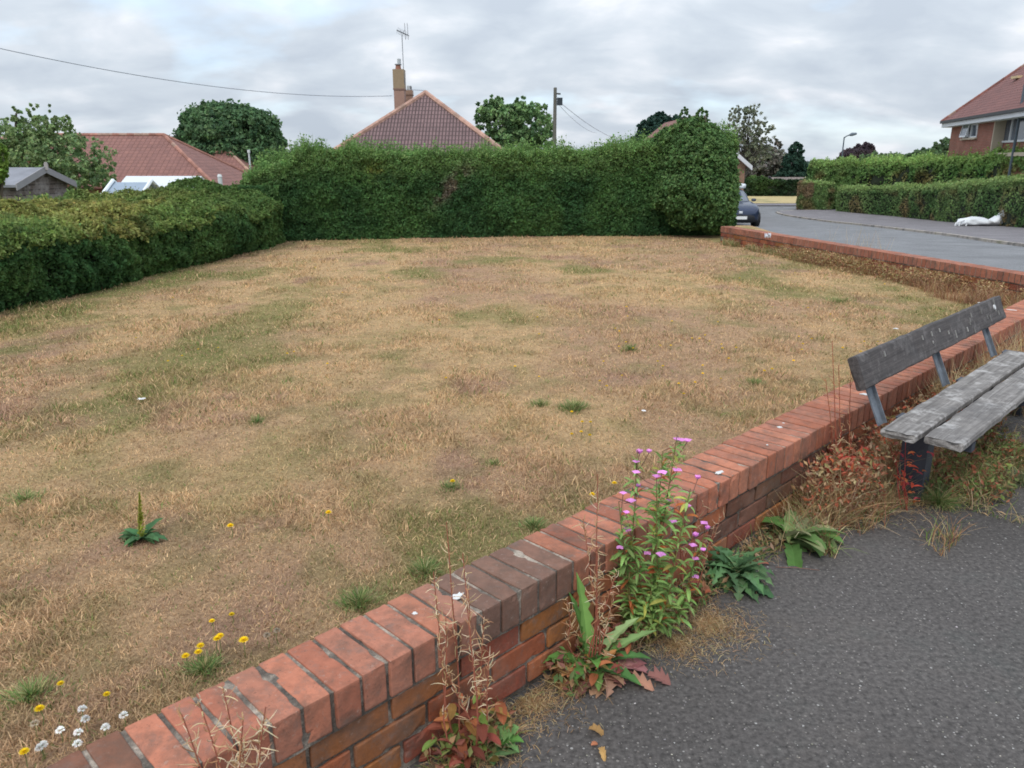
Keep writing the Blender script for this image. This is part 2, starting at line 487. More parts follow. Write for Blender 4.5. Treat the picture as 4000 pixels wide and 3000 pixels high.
def sheet(name, xs, ys, zf, mat, colf=None, kind='structure'):
    X, Y = np.meshgrid(xs, ys); x = X.ravel(); y = Y.ravel()
    z = zf(x, y)
    nx = len(xs); i = np.arange(len(ys) - 1)[:, None] * nx; j = np.arange(nx - 1)[None, :]
    f = np.stack([i + j, i + j + 1, i + nx + j + 1, i + nx + j], -1).reshape(-1, 4)
    v = np.stack([x, y, z], 1)
    mb = MB(); mb.add(v, f, (0.2, 0.2, 0.2) if colf is None else colf(v))
    return tag(mb.build(name, mat, smooth=True), kind=kind)
gx = np.concatenate([[-4000, -1500, -600, -250, -120], np.arange(-70, 71, 1.0), [120, 250, 600, 1500, 4000]])
gy = np.concatenate([[-600, -200, -60], np.arange(-30, 120, 1.0), [150, 220, 350, 700, 1500, 4000]])
sheet('ground', gx, gy, lambda x, y: gz(x, y) - 0.10, M_FIELD)

# the tarmac footway this side of the wall
def poly_sheet(name, pts, z, mat, kind='structure', zf=None):
    v = [(p[0], p[1], z if zf is None else float(zf(p[0], p[1]))) for p in pts]
    mb = MB(); mb.add(v, [tuple(range(len(v)))])
    return tag(mb.build(name, mat), kind=kind)
p0 = wp(-9, -0.03, 0)[:2]; p1 = COR_OUT - DR[:2] * 0.03 - DN[:2] * 0.03
poly_sheet('footpath', [p0, (p0[0] + 4, p0[1] - 6), (22, -8), (22, 7.2), (COR_OUT[0] + 1.9, 7.2), tuple(p1)], 0.0, M_TARMAC)

# road, kerbs and pavements: strips that follow two kerb lines and the falling ground
near_kerb = [(9.2, -12), (8.9, 0), (7.9, 6.5), (7.2, 9.5), (6.4, 14), (6.6, 20), (8.0, 28), (9.0, 36), (9.6, 46), (9.8, 55)]
far_kerb = [(13.0, -12), (12.6, 8), (12.9, 16), (13.4, 21), (14.7, 26.5), (15.5, 31.5), (16.4, 38), (16.9, 44), (16.7, 49), (17.2, 52), (20.5, 53.2)]
hedge_line = [(19.5, -12), (19.5, 8), (19.8, 16), (19.9, 21), (20, 26.5), (20.3, 31.5), (21.5, 38), (22.6, 44), (22.0, 49), (20.6, 52), (21.5, 52.8)]
def resample(pl, n):
    pl = np.array(pl, float); d = np.r_[0, np.cumsum(np.linalg.norm(np.diff(pl, axis=0), axis=1))]
    s = np.linspace(0, d[-1], n)
    # smooth by Catmull style interpolation on each axis
    o = np.stack([np.interp(s, d, pl[:, k]) for k in range(pl.shape[1])], 1)
    for _ in range(3): o[1:-1] = (o[:-2] + 2 * o[1:-1] + o[2:]) / 4
    return o
def strip(name, A, B, mat, dz=0.0, n=90, m=6, kind='structure'):
    a = resample(A, n); b = resample(B, n)
    vs = []
    for k in range(m + 1):
        q = a + (b - a) * k / m
        vs.append(np.c_[q, zroad(q[:, 1]) + dz])
    v = np.concatenate(vs)
    f = []
    for k in range(m):
        i = np.arange(n - 1)
        f.append(np.stack([k * n + i, (k + 1) * n + i, (k + 1) * n + i + 1, k * n + i + 1], 1))
    mb = MB(); mb.add(v, np.concatenate(f))
    return tag(mb.build(name, mat, smooth=True), kind=kind)
strip('road', near_kerb, far_kerb, M_ROAD, 0.0)
hl2 = [(p[0] + 1.2, p[1]) for p in hedge_line]
strip('pavement', far_kerb, hl2, M_PAVE, 0.07)
def kerb(name, line, side):
    a = resample(line, 90); d = np.gradient(a, axis=0); d /= np.linalg.norm(d, axis=1, keepdims=True)
    nn = np.stack([d[:, 1], -d[:, 0]], 1) * side
    prof = [(0.0, -0.05), (0.0, 0.06), (0.02, 0.078), (0.125, 0.078), (0.125, -0.02)]
    z = zroad(a[:, 1]); v = np.concatenate([np.c_[a + nn * u, z + h] for u, h in prof])
    n = len(a); i = np.arange(n - 1); f = np.concatenate([np.stack([k * n + i, (k + 1) * n + i, (k + 1) * n + i + 1, k * n + i + 1], 1) for k in range(4)])
    mb = MB(); mb.add(v, f); return tag(mb.build(name, M_KERB), kind='structure')
kerb('kerb', far_kerb, 1.0)
kerb('kerb', near_kerb, -1.0)
# near-side pavement between the road wall and the kerb
nw = [(9.2, -12), (8.0, 0), (7.2, 6.9), tuple(FW1 + FN * 0.22), tuple(FW0 + FN * 0.22), (3.6, 17.5), (5.2, 24), (6.0, 36), (6.4, 46), (6.6, 55)]
a_ = [(7.4, -12), (6.9, 0), (COR_OUT[0] + .3, COR_OUT[1] - 0.5), tuple(FW1 + FN * 0.25), tuple(FW0 + FN * 0.25), (4.3, 17.5), (5.2, 24), (6.0, 36), (6.4, 46), (6.6, 55)]
strip('pavement', [(x, y) for x, y in a_], near_kerb, M_PAVE, 0.065)
# junction beyond: side road, verge
def rect_sheet(name, x0, x1, y0, y1, mat, dz):
    return sheet(name, np.linspace(x0, x1, 30), np.linspace(y0, y1, 12), lambda x, y: zroad(y) + dz, mat)
rect_sheet('side_road', 5, 60, 53.2, 58.5, M_ROAD, 0.004)
rect_sheet('pavement', 6, 60, 58.5, 61.5, M_PAVE, 0.06)
rect_sheet('verge', 4, 60, 61.5, 74, M_VERGE, 0.075)
poly_sheet('road', [(9.5, 52.0), (17.0, 51.5), (18.2, 53.0), (18.2, 53.4), (9.5, 53.4)], 0, M_ROAD, zf=lambda x, y: float(zroad(y)) + 0.002)

# ---- lawn
def lawn_colour(v):
    p = np.c_[v[:, 0], v[:, 1] , np.zeros(len(v))]
    pa = np.c_[v[:, 0], v[:, 1] * 0.75, np.zeros(len(v))]
    a = fnoise(pa, 0.55, 1, 4); b = fnoise(pa, 1.7, 5, 4); c = fnoise(p, 4.0, 9, 3)
    straw = np.array([0.50, 0.358, 0.210]); tan = np.array([0.43, 0.295, 0.195]); soil = np.array([0.36, 0.235, 0.175])
    olive = np.array([0.215, 0.215, 0.085]); green = np.array([0.10, 0.17, 0.045])
    k = smooth01(a, 0.40, 0.62)[:, None]
    col = straw * k + tan * (1 - k)
    k = (smooth01(b, 0.56, 0.72) * 0.8)[:, None]; col = col * (1 - k) + soil * k
    g = a * 0.45 + b * 0.35 + c * 0.2
    k = (smooth01(0.5 - (fnoise(pa, 0.9, 23, 4) - 0.5) * 1.0 - (g - 0.5) * 0.4, 0.53, 0.66) * 0.75)[:, None]
    col = col * (1 - k) + olive * k
    f2 = fnoise(p, 7.0, 29, 4)
    k = (smooth01(f2 * .6 + c * .4, 0.50, 0.66) * 0.50 * smooth01(fnoise(pa, 0.6, 37, 2), .25, .55))[:, None]; col = col * (1 - k) + (olive * .6 + np.array([.10, .08, .045])) * k
    g3 = fnoise(p, 3.2, 61, 4); k = (smooth01(g3, 0.54, 0.72) * 0.32)[:, None]; col = col * (1 - k) + (green * .35 + olive * .65) * k
    # greener margins by hedge and back
    edge = np.clip(1 - (v[:, 0] + 4.6) / 1.1, 0, 1) * 0.8
    edge = np.maximum(edge, np.clip(1 - (v[:, 1] - 1.0) / 0.9, 0, 1) * 0.2)
    edge = (edge * smooth01(c, 0.25, 0.6))[:, None]
    col = col * (1 - edge) + (olive * 0.75 + green * 0.25) * edge
    # greener close to the wall
    dw = (v[:, 0] - WA[0]) * (-DN[0]) + (v[:, 1] - WA[1]) * (-DN[1]) - 0.215
    k = (np.clip(1 - dw / 0.45, 0, 1) * smooth01(b, 0.38, 0.6) * 0.7)[:, None]
    col = col * (1 - k) + (olive * 0.6 + green * 0.4) * k
    return col
def zlawn(x, y):
    p = np.c_[np.ravel(x), np.ravel(y), np.zeros(np.size(x))]
    return 0.05 + (fnoise(p, 0.8, 31, 3) - 0.5) * 0.03
def in_lawn(x, y, m=0.0):
    dw = (x - WA[0]) * (-DN[0]) + (y - WA[1]) * (-DN[1]) - 0.19 - m
    df = -((x - FW0[0]) * FN[0] + (y - FW0[1]) * FN[1]) + 0.02 - m
    return (dw > 0) & (df > 0)
xs = np.arange(-8.5, 6.2, 0.05); ys = np.arange(-6.0, 18.3, 0.06)
X, Y = np.meshgrid(xs, ys); x = X.ravel(); y = Y.ravel()
v = np.c_[x, y, zlawn(x, y)]
nx = len(xs); i = np.arange(len(ys) - 1)[:, None] * nx; j = np.arange(nx - 1)[None, :]
f = np.stack([i + j, i + j + 1, i + nx + j + 1, i + nx + j], -1).reshape(-1, 4)
ok = in_lawn(x, y, -0.06) | ((y > 14.0) & (x > 3.0) & (x < 5.6))
f = f[ok[f].all(1)]
mb = MB(); mb.add(v, f, lawn_colour(v) * np.array([.98, .92, .84]))
tag(mb.build('lawn', M_LAWN, smooth=True), kind='structure')

# ---- grass blades (nobody could count them)
def blade_field(P, h, wd, col, lean, az=None, seg=2, curl=0.5):
    """P n x 3 base points; tapered bent ribbons"""
    n = len(P); az = rng.uniform(0, 2 * math.pi, n) if az is None else az
    d = np.c_[np.cos(az), np.sin(az), np.zeros(n)]
    fa = rng.uniform(0, 2 * math.pi, n)                 # facing of the ribbon
    s_ = np.c_[np.cos(fa), np.sin(fa), np.zeros(n)]
    V = []; q = P.copy(); th = lean.copy()
    for k in range(seg + 1):
        wk = wd * (1 - 0.75 * (k / seg) ** 1.5) * 0.5
        V += [q - s_ * wk[:, None], q + s_ * wk[:, None]]
        st = h / seg
        q = q + d * (st * np.sin(th))[:, None] + np.c_[np.zeros(n), np.zeros(n), st * np.cos(th)]
        th = th + curl * rng.uniform(0.3, 1.3, n)
    V = np.stack(V, 1)                                   # n, 2(seg+1), 3
    m = 2 * (seg + 1); base = np.arange(n)[:, None] * m
    F_ = np.concatenate([base + np.array([[2 * k, 2 * k + 1, 2 * k + 3, 2 * k + 2]]) for k in range(seg)])
    return V.reshape(-1, 3), F_, np.repeat(col, m, axis=0)
def scatter_lawn(n, y0, y1):
    out_ = []
    tot = 0
    while tot < n:
        m = n * 2
        # density falls with distance
        u = rng.random(m); yy = y0 * (y1 / y0) ** u
        xw = 0.74 * yy + 0.6
        xx = rng.uniform(-1, 1, m) * xw
        k = in_lawn(xx, yy, 0.03) & (xx > -5.4)
        q = np.c_[xx[k], yy[k]]; out_.append(q); tot += len(q)
    return np.concatenate(out_)[:n]
Q = scatter_lawn(430000, 0.95, 16.5)
n = len(Q)
P = np.c_[Q, zlawn(Q[:, 0], Q[:, 1]) - 0.004]
col = lawn_colour(P)
dist = np.linalg.norm(Q, axis=1)
gr = smooth01(col[:, 1] / col[:, 0], 0.80, 1.05)
# greener blades where the sheet is greener, straw elsewhere, with a per-blade spread
r1 = rng.random(n)
straw = np.array([0.58, 0.42, 0.255]); green = np.array([0.15, 0.22, 0.065]); brown = np.array([0.36, 0.25, 0.16])
bc = col * 1.12
k = (r1 < 0.25)[:, None]; bc = np.where(k, straw, bc)
k = (r1 > 0.88)[:, None]; bc = np.where(k, brown, bc)
k = ((rng.random(n) < 0.07 + 0.25 * gr))[:, None]; bc = np.where(k, green, bc)
bc = bc * rng.uniform(0.68, 1.42, n)[:, None] * np.array([1.05, 1.0, .93])
tall = fnoise(P, 2.4, 41, 3)
h = (0.010 + 0.020 * rng.random(n) ** 1.5) * (0.6 + 0.9 * smooth01(tall, 0.4, 0.7)) * (1 + 0.3 * gr) * (1 + 0.02 * dist)
wd = (0.0016 + 0.0008 * dist) * rng.uniform(0.7, 1.3, n)
V_, F_, C_ = blade_field(P, h * 1.3, wd, bc, rng.uniform(0.15, 1.25, n))
mb = MB(); mb.add(V_, F_, C_)
tag(mb.build('grass', M_GRASS), 'short parched straw coloured grass over the whole lawn', 'grass', kind='stuff')
# ================================================================ brick walls
_lat = {}
def lattice(nx, ny, nz, e=(0.06, 0.12, 0.12)):
    key = (nx, ny, nz, e)
    if key in _lat: return _lat[key]
    def ax(n, ee): return np.concatenate([[-1, -1 + ee], np.linspace(-1 + ee, 1 - ee, n + 1)[1:-1], [1 - ee, 1]])
    a = [ax(nx, e[0]), ax(ny, e[1]), ax(nz, e[2])]
    idx = {}; pts = []; fs = []
    def vid(i, j, k):
        if (i, j, k) not in idx:
            idx[(i, j, k)] = len(pts); pts.append((a[0][i], a[1][j], a[2][k]))
        return idx[(i, j, k)]
    n = [len(q) - 1 for q in a]
    for d in range(3):
        u, w_ = (d + 1) % 3, (d + 2) % 3
        for side in (0, n[d]):
            for i in range(n[u]):
                for j in range(n[w_]):
                    q = []
                    for (p, r) in ((i, j), (i + 1, j), (i + 1, j + 1), (i, j + 1)):
                        t = [0, 0, 0]; t[d] = side; t[u] = p; t[w_] = r; q.append(vid(*t))
                    if side == 0: q = q[::-1]
                    fs.append(q)
    _lat[key] = (np.array(pts), np.array(fs)); return _lat[key]
def brick(mb, c, size, ax, col, res=(3, 2, 2), r=0.005, wear=0.0):
    pts, fs = lattice(*res)
    h = np.array(size) / 2
    p = pts * h
    q = np.clip(p, -(h - r), h - r); d = p - q; dn = np.linalg.norm(d, axis=1, keepdims=True)
    p = np.where(dn > 1e-9, q + d / np.maximum(dn, 1e-9) * np.minimum(r, dn), p)
    wpt = p @ np.array(ax) + np.array(c)
    if wear:
        edge = (np.abs(pts) > 0.85).sum(1)
        nz = vnoise(wpt, 45, 3) - 0.5; chip = np.clip(vnoise(wpt, 28, 8) - 0.66, 0, 1) * (edge >= 2)
        p = p + d / np.maximum(dn, 1e-9) * (nz * wear * 0.12)[:, None] - np.sign(p) * (chip * wear * 1.6)[:, None]
        wpt = p @ np.array(ax) + np.array(c)
    mb.add(wpt, fs, col)
B_TOP = [np.array(c_) * np.array([0.74, 0.79, 0.80]) for c_ in ((0.56, 0.20, 0.12), (0.52, 0.175, 0.10), (0.60, 0.22, 0.13), (0.48, 0.165, 0.10), (0.50, 0.19, 0.12))]
B_SIDE = [np.array(c_) * np.array([.78, .80, .72]) for c_ in ((0.42, 0.130, 0.065), (0.36, 0.105, 0.055), (0.45, 0.15, 0.075), (0.38, 0.14, 0.06), (0.33, 0.085, 0.055), (0.40, 0.15, 0.055))]

near_wall = empty('brick_wall', wp(0, -0.1, 0), 'low red brick wall running beside the tarmac and behind the bench', 'wall', 'low garden walls')
ax = [DN, DR, np.array([0, 0, 1.0])]
cop = MB(); nb = int((T_IN + 3.5) / 0.0751)
PH = 0.229 + 0.005
for k in range(-46, 400):
    t = PH + k * 0.0751 + 0.0375
    if t < -3.4 or t > T_OUT + 0.10: continue
    col = random.choice(B_TOP) * random.uniform(0.88, 1.12)
    if 0.66 < t < 1.14: col = col * (0.30 if t > 0.74 else 0.6) + np.array([0.075, 0.062, 0.05])    # long sooty, mossy stretch
    if 1.14 < t < 1.26: col = col * 0.75
    if -0.21 < t < -0.06: col = col * 0.30 + np.array([0.05, 0.03, 0.02])                           # spalled, blackened
    near = -0.6 < t < 2.2
    dep = 0.215 + random.uniform(-.003, .003)
    c = wp(t, -0.1075 + random.uniform(-.002, .003), 0.35 - 0.0512 + random.uniform(-.0012, .0012))
    yaw = random.uniform(-.01, .01)
    a2 = [DN * math.cos(yaw) + DR * math.sin(yaw), DR * math.cos(yaw) - DN * math.sin(yaw), ax[2]]
    brick(cop, c, (dep, 0.0655, 0.1025), a2, col, (12, 4, 6) if near else (4, 1, 2), 0.004, 0.012 if near else 0.005)
# mitred half bricks close the corner
cop.build('coping', M_BRICK, near_wall, smooth=False)
crs = MB()
for r_ in range(3):
    z = 0.2475 - 0.0105 - 0.0325 - r_ * 0.075
    off = [0.0, 0.1125, 0.03][r_]
    for k in range(-18, 60):
        t = 0.13 + off + k * 0.225
        if t < -3.4 or t > T_OUT - 0.1: continue
        col = random.choice(B_SIDE) * random.uniform(0.85, 1.15)
        if 2.0 < t < 2.9 and r_ < 2: col = col * 0.4 + 0.03 * np.array([1, .9, .8])
        near = -0.3 < t < 2.4
        brick(crs, wp(t, -0.010 - 0.05 + random.uniform(-.0015, .0015), z), (0.1025, 0.213, 0.0645), ax, col, (2, 10, 4) if near else (1, 2, 2), 0.004, 0.012 if near else 0.0)
        if r_ == 0 or r_ == 1:
            brick(crs, wp(t + .1, -0.205 + 0.05, z), (0.1025, 0.213, 0.0645), ax, col, (1, 2, 2), 0.004, 0)
crs.build('brickwork', M_BRICK, near_wall)
# mortar: a continuous core set back from the faces of the bricks
def mortar_core(mb, o, d, nn, z0, z1, n0, n1, t0, t1, step=0.02):
    ts = np.arange(t0, t1, step); m = len(ts)
    prof = [(n0, z0), (n0, (z0 + z1) * 0.5), (n0, z1), ((n0 + n1) / 2, z1), (n1, z1), (n1, z0)]
    vs = []
    for (a, z) in prof:
        p = np.array([o + d * t + nn * a + np.array([0, 0, z]) for t in ts])
        jn = (vnoise(p, 60, 5) - 0.5) * 0.005
        if z == z1: p[:, 2] += jn
        else: p += nn * jn[:, None]
        vs.append(p)
    v = np.concatenate(vs); i = np.arange(m - 1)
    f = np.concatenate([np.stack([k * m + i, k * m + i + 1, (k + 1) * m + i + 1, (k + 1) * m + i], 1) for k in range(len(prof) - 1)])
    mb.add(v, f)
mo = MB()
mortar_core(mo, WA, DR, DN, -0.02, 0.25, -0.018, -0.197, -3.4, T_OUT - 0.05)
mortar_core(mo, WA, DR, DN, 0.2385, 0.3455, -0.006, -0.209, -3.4, T_OUT - 0.05)
mo.build('mortar', M_MORTAR, near_wall)
# pale bird and lime marks lying on the coping
def splat(mb, c, r, nn=14, flat=0.0012, seed=0, el=(1, 1)):
    rg = np.random.default_rng(seed)
    th = np.linspace(0, 2 * math.pi, nn, endpoint=False); rr = r * rg.uniform(0.55, 1.2, nn)
    top = [np.array(c) + DR * rr[i] * math.cos(th[i]) * el[0] + DN * rr[i] * math.sin(th[i]) * el[1] for i in range(nn)]
    v = [np.array(c) + np.array([0, 0, flat * 1.3])] + [p + np.array([0, 0, flat * 0.3]) for p in top] + [p - np.array([0, 0, 0.002]) for p in top]
    f = [(0, 1 + i, 1 + (i + 1) % nn) for i in range(nn)] + [(1 + i, 1 + nn + i, 1 + nn + (i + 1) % nn, 1 + (i + 1) % nn) for i in range(nn)]
    mb.add(v, f, (0.62, 0.62, 0.60))
for k, (px, py, r, el) in enumerate([(1790, 2326, 0.022, (1, 0.6)), (3045, 1668, 0.012, (1, 1)), (3060, 1652, 0.006, (1, 1)), (1620, 2395, 0.008, (1, 1)), (2810, 1845, 0.016, (1.4, .7)), (3378, 1540, 0.018, (1, 1.3)), (2997, 1737, 0.005, (1, 1)), (3950, 1210, 0.03, (.4, 1.6))]):
    s_ = MB(); splat(s_, on_z(px, py, 0.3515), r, seed=k, el=el); s_.build('white_dropping', M_COL, near_wall)

far_wall = empty('brick_wall', (4.7, 11, 0), 'low red brick wall between the dry lawn and the road', 'wall', 'low garden walls')
FD3 = np.array([FD[0], FD[1], 0]); FN3 = np.array([FN[0], FN[1], 0]); FO = np.array([FW0[0], FW0[1], 0])
LF = float(np.dot(COR_IN - FW0, FD))
ax2 = [FN3, FD3, np.array([0, 0, 1.0])]
cop = MB()
k = 0
while True:
    t = -0.1 + 0.0375 + k * 0.075; k += 1
    if t > LF - 0.02: break
    col = random.choice(B_TOP) * random.uniform(0.85, 1.1) * np.array([0.92, 0.95, 1.0])
    brick(cop, FO + FD3 * t + FN3 * 0.1075 + np.array([0, 0, 0.35 - .0512 + random.uniform(-.002, .002)]), (0.215, 0.064, 0.1025), ax2, col, (2, 1, 1), 0.005, 0)
# wedge that closes the corner between the two copings
ci, co = COR_IN, COR_OUT
e1 = FW0 + FD * LF + FN * 0.215; 
cop.add([(ci[0], ci[1], .25), (e1[0], e1[1], .25), (co[0], co[1], .25), (ci[0], ci[1], .3495), (e1[0], e1[1], .3495), (co[0], co[1], .3495)], [(3, 4, 5), (0, 1, 4, 3), (1, 2, 5, 4)], (0.45, 0.17, 0.11))
cop.build('coping', M_BRICK, far_wall)
crs = MB()
for r_ in range(4):
    z = 0.2475 - 0.0105 - 0.0325 - r_ * 0.075
    k = 0
    while True:
        t = (r_ % 2) * 0.1125 + k * 0.225 + 0.02; k += 1
        if t > LF - 0.1: break
        for nn_ in (0.06, 0.158):
            brick(crs, FO + FD3 * t + FN3 * nn_ + np.array([0, 0, z]), (0.1025, 0.214, 0.065), ax2, random.choice(B_SIDE) * random.uniform(0.8, 1.1), (1, 1, 1), 0.004, 0)
crs.build('brickwork', M_BRICK, far_wall)
mo = MB(); mortar_core(mo, FO, FD3, FN3, -0.3, 0.25, 0.018, 0.197, -0.1, LF, 0.1); mortar_core(mo, FO, FD3, FN3, 0.2385, 0.345, 0.006, 0.209, -0.1, LF, 0.1)
mo.build('mortar', M_MORTAR, far_wall)
# ================================================================ hedges
def leaf_quads(P, Nn, size, col, aspect=1.6, spread=0.9):
    """small bent leaves: two triangles folded on the midrib"""
    n = len(P)
    nrm = Nn + rng.normal(0, spread, (n, 3)); nrm /= np.linalg.norm(nrm, axis=1, keepdims=True)
    r = rng.normal(0, 1, (n, 3)); a = np.cross(nrm, r); a /= (np.linalg.norm(a, axis=1, keepdims=True) + 1e-9)
    b = np.cross(nrm, a)
    s = size * rng.uniform(0.6, 1.35, n)
    L_ = (s * aspect / 2)[:, None]; W_ = (s / 2)[:, None]
    fold = (s * 0.18)[:, None]
    v = np.stack([P - a * L_, P + b * W_ + nrm * fold, P + a * L_, P - b * W_ + nrm * fold], 1)
    i = np.arange(n)[:, None] * 4
    f = np.concatenate([i + np.array([[0, 1, 2]]), i + np.array([[0, 2, 3]])])
    return v.reshape(-1, 3), f, np.repeat(col, 4, axis=0)
def jitter_col(base, n, v=0.22):
    base = np.asarray(base, float)
    if base.ndim == 1: base = np.tile(base, (n, 1))
    k = rng.uniform(1 - v, 1 + v, n)[:, None]; hue = rng.normal(0, 0.06, (n, 3))
    return np.clip(base * k * (1 + hue), 0.002, 0.95)

def hedge(name, label, line, n_leaf, leaf, colf, group=None, bump=0.12, top_round=0.15, shoots=0, shoot_h=0.12, cat='hedge', seed=0, cap=True, shoot_w=0.03, tilt=0.0):
    """line: (x, y, ground z, height, half width)"""
    l = np.array(line, float)
    d = np.r_[0, np.cumsum(np.linalg.norm(np.diff(l[:, :2], axis=0), axis=1))]
    LEN = d[-1]
    def at(s):
        return np.stack([np.interp(s, d, l[:, k]) for k in range(5)], 1)
    def direction(s):
        a = at(np.clip(s - 0.3, 0, LEN)); b = at(np.clip(s + 0.3, 0, LEN)); q = (b - a)[:, :2]
        return q / (np.linalg.norm(q, axis=1, keepdims=True) + 1e-9)
    def surf(s, u, inset=0.0):
        """u in 0..1 runs up one face, over the top and down the other"""
        a = at(s); t = direction(s); nn = np.stack([t[:, 1], -t[:, 0]], 1)
        H = a[:, 3] - inset; W = a[:, 4] - inset
        per = 2 * H + 2 * W; q = u * per
        x = np.where(q < H, W, np.where(q < H + 2 * W, W - (q - H), -W))
        z = np.where(q < H, q, np.where(q < H + 2 * W, H, H - (q - H - 2 * W)))
        nx = np.where(q < H, 1.0, np.where(q < H + 2 * W, 0.0, -1.0)); nz = 1 - np.abs(nx)
        # round the shoulders
        tz = np.clip((z - (H - top_round)) / top_round, 0, 1) * (np.abs(nx))
        x = x - nx * tz ** 2 * top_round * 0.6
        nz = nz + tz * 0.8
        ed = np.clip(1 - (W - np.abs(x)) / top_round, 0, 1) * (1 - np.abs(nx))
        z = z - ed ** 2 * top_round * 0.35
        z = z * (1 - tilt * x / W)
        x = x * (1 - 0.10 * np.clip(1 - z / (0.3 * H + 1e-6), 0, 1))
        p = np.stack([a[:, 0] + nn[:, 0] * x, a[:, 1] + nn[:, 1] * x, a[:, 2] + z], 1)
        nv = np.stack([nn[:, 0] * nx, nn[:, 1] * nx, nz], 1); nv /= (np.linalg.norm(nv, axis=1, keepdims=True) + 1e-9)
        return p, nv, z / np.maximum(H, .01)
    root = empty(name, (l[:, 0].mean(), l[:, 1].mean(), l[:, 2].mean()), label, cat, group)
    # inset near-black shell: the shade inside the hedge put into colour
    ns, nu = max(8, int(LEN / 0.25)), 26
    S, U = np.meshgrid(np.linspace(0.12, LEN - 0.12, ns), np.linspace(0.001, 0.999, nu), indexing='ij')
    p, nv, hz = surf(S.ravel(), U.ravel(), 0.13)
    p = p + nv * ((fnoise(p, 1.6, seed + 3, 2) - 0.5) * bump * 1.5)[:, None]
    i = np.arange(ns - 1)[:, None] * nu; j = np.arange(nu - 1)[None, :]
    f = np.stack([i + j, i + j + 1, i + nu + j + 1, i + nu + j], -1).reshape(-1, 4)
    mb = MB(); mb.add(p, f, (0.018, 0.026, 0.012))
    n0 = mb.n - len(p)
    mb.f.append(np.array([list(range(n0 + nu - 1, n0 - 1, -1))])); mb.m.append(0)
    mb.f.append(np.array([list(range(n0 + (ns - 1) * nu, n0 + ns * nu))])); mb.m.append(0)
    mb.build('shade_core', M_BARK, root)
    # leaves
    s = rng.uniform(0, LEN, n_leaf); u = rng.random(n_leaf)
    # fewer on the far, unseen side
    keep = (u < 0.72) | (rng.random(n_leaf) < 0.35); s = s[keep]; u = u[keep]
    p, nv, hz = surf(s, u)
    if cap:
        m = int(n_leaf * 0.07); 
        for e_ in (0, LEN):
            a = at(np.full(m, e_)); t = direction(np.full(m, e_)); nn = np.stack([t[:, 1], -t[:, 0]], 1)
            x = rng.uniform(-1, 1, m) * (a[:, 4] - .03); z = rng.random(m) * a[:, 3]
            q = np.stack([a[:, 0] + nn[:, 0] * x, a[:, 1] + nn[:, 1] * x, a[:, 2] + z], 1)
            sg = -1 if e_ == 0 else 1
            p = np.concatenate([p, q]); nv = np.concatenate([nv, np.c_[t * sg, np.zeros(m)]]); hz = np.concatenate([hz, z / a[:, 3]])
    big = fnoise(p, 1.5, seed + 3, 2) - 0.5; med = fnoise(p, 5.0, seed + 7, 2) - 0.5; fine = vnoise(p, 14, seed + 9) - 0.5
    dep = np.abs(rng.normal(0, 0.035, len(p)))
    p = p + nv * (big * bump * 2 + med * bump * 1.1 + fine * bump * 0.5 - dep)[:, None]
    col = colf(p, nv, hz)
    V, Fq, Cq = leaf_quads(p, nv, leaf, jitter_col(col, len(p)))
    mb = MB(); mb.add(V, Fq, Cq)
    if shoots:
        s = rng.uniform(0, LEN, shoots); a = at(s); per = 2 * a[:, 3] + 2 * a[:, 4]
        u = (a[:, 3] + rng.uniform(-0.12, 2, shoots) * a[:, 4]) / per
        p, nv, hz = surf(s, np.clip(u, 0, 1))
        big = fnoise(p, 1.5, seed + 3, 2) - 0.5; med = fnoise(p, 5.0, seed + 7, 2) - 0.5
        p = p + nv * (big * bump * 2 + med * bump * 1.1 - 0.05)[:, None]
        cl = fnoise(p, 3.0, seed + 15, 2)
        hh = shoot_h * rng.uniform(0.25, 1.0, shoots) ** 1.5 * (0.3 + 1.6 * smooth01(cl, 0.35, 0.75)) + 0.05
        col = jitter_col(colf(p, nv, np.ones(shoots)) * 1.15, shoots)
        for k in range(4):                                # leaves climbing each shoot
            q = p + np.c_[rng.normal(0, .012, shoots), rng.normal(0, .012, shoots), hh * (k + 0.5) / 4]
            V, Fq, Cq = leaf_quads(q, np.tile([0, 0, 0.3], (shoots, 1)), shoot_w, col, 1.8, 1.0)
            mb.add(V, Fq, Cq)
        V, Fq, Cq = blade_field(p, hh, np.full(shoots, 0.008), col * 0.8, rng.uniform(0, 0.35, shoots), seg=1)
        mb.add(V, Fq, Cq)
    mb.build('foliage', M_LEAF, root)
    return root

def lerpc(a, b, k): return np.asarray(a) * (1 - k[:, None]) + np.asarray(b) * k[:, None]
G_DARK = np.array([0.052, 0.122, 0.046]); G_MID = np.array([0.098, 0.195, 0.062]); G_LITE = np.array([0.17, 0.275, 0.088])
G_YEL = np.array([0.26, 0.26, 0.06]); G_BROWN = np.array([0.22, 0.15, 0.08])
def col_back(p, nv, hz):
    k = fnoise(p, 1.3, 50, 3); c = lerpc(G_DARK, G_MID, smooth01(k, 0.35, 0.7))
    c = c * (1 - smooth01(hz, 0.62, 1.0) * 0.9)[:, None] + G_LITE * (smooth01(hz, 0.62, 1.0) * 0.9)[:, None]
    y = np.exp(-(((p[:, 0] + 2.52) / 0.20) ** 2 + ((p[:, 2] - 1.28) / 0.14) ** 2)) * smooth01(fnoise(p, 6, 3), .3, .6)
    c = lerpc(c, (0.30, 0.30, 0.07), np.clip(y * 1.1, 0, .8))
    y = np.exp(-(((p[:, 0] + 1.15) / 0.32) ** 2 + ((p[:, 2] - 1.05 - (p[:, 0] + 1.15) * .8) / 0.17) ** 2)) * smooth01(fnoise(p, 7, 6), .35, .6)
    c = lerpc(c, (0.26, 0.20, 0.16), np.clip(y * 1.1, 0, .75))
    return c
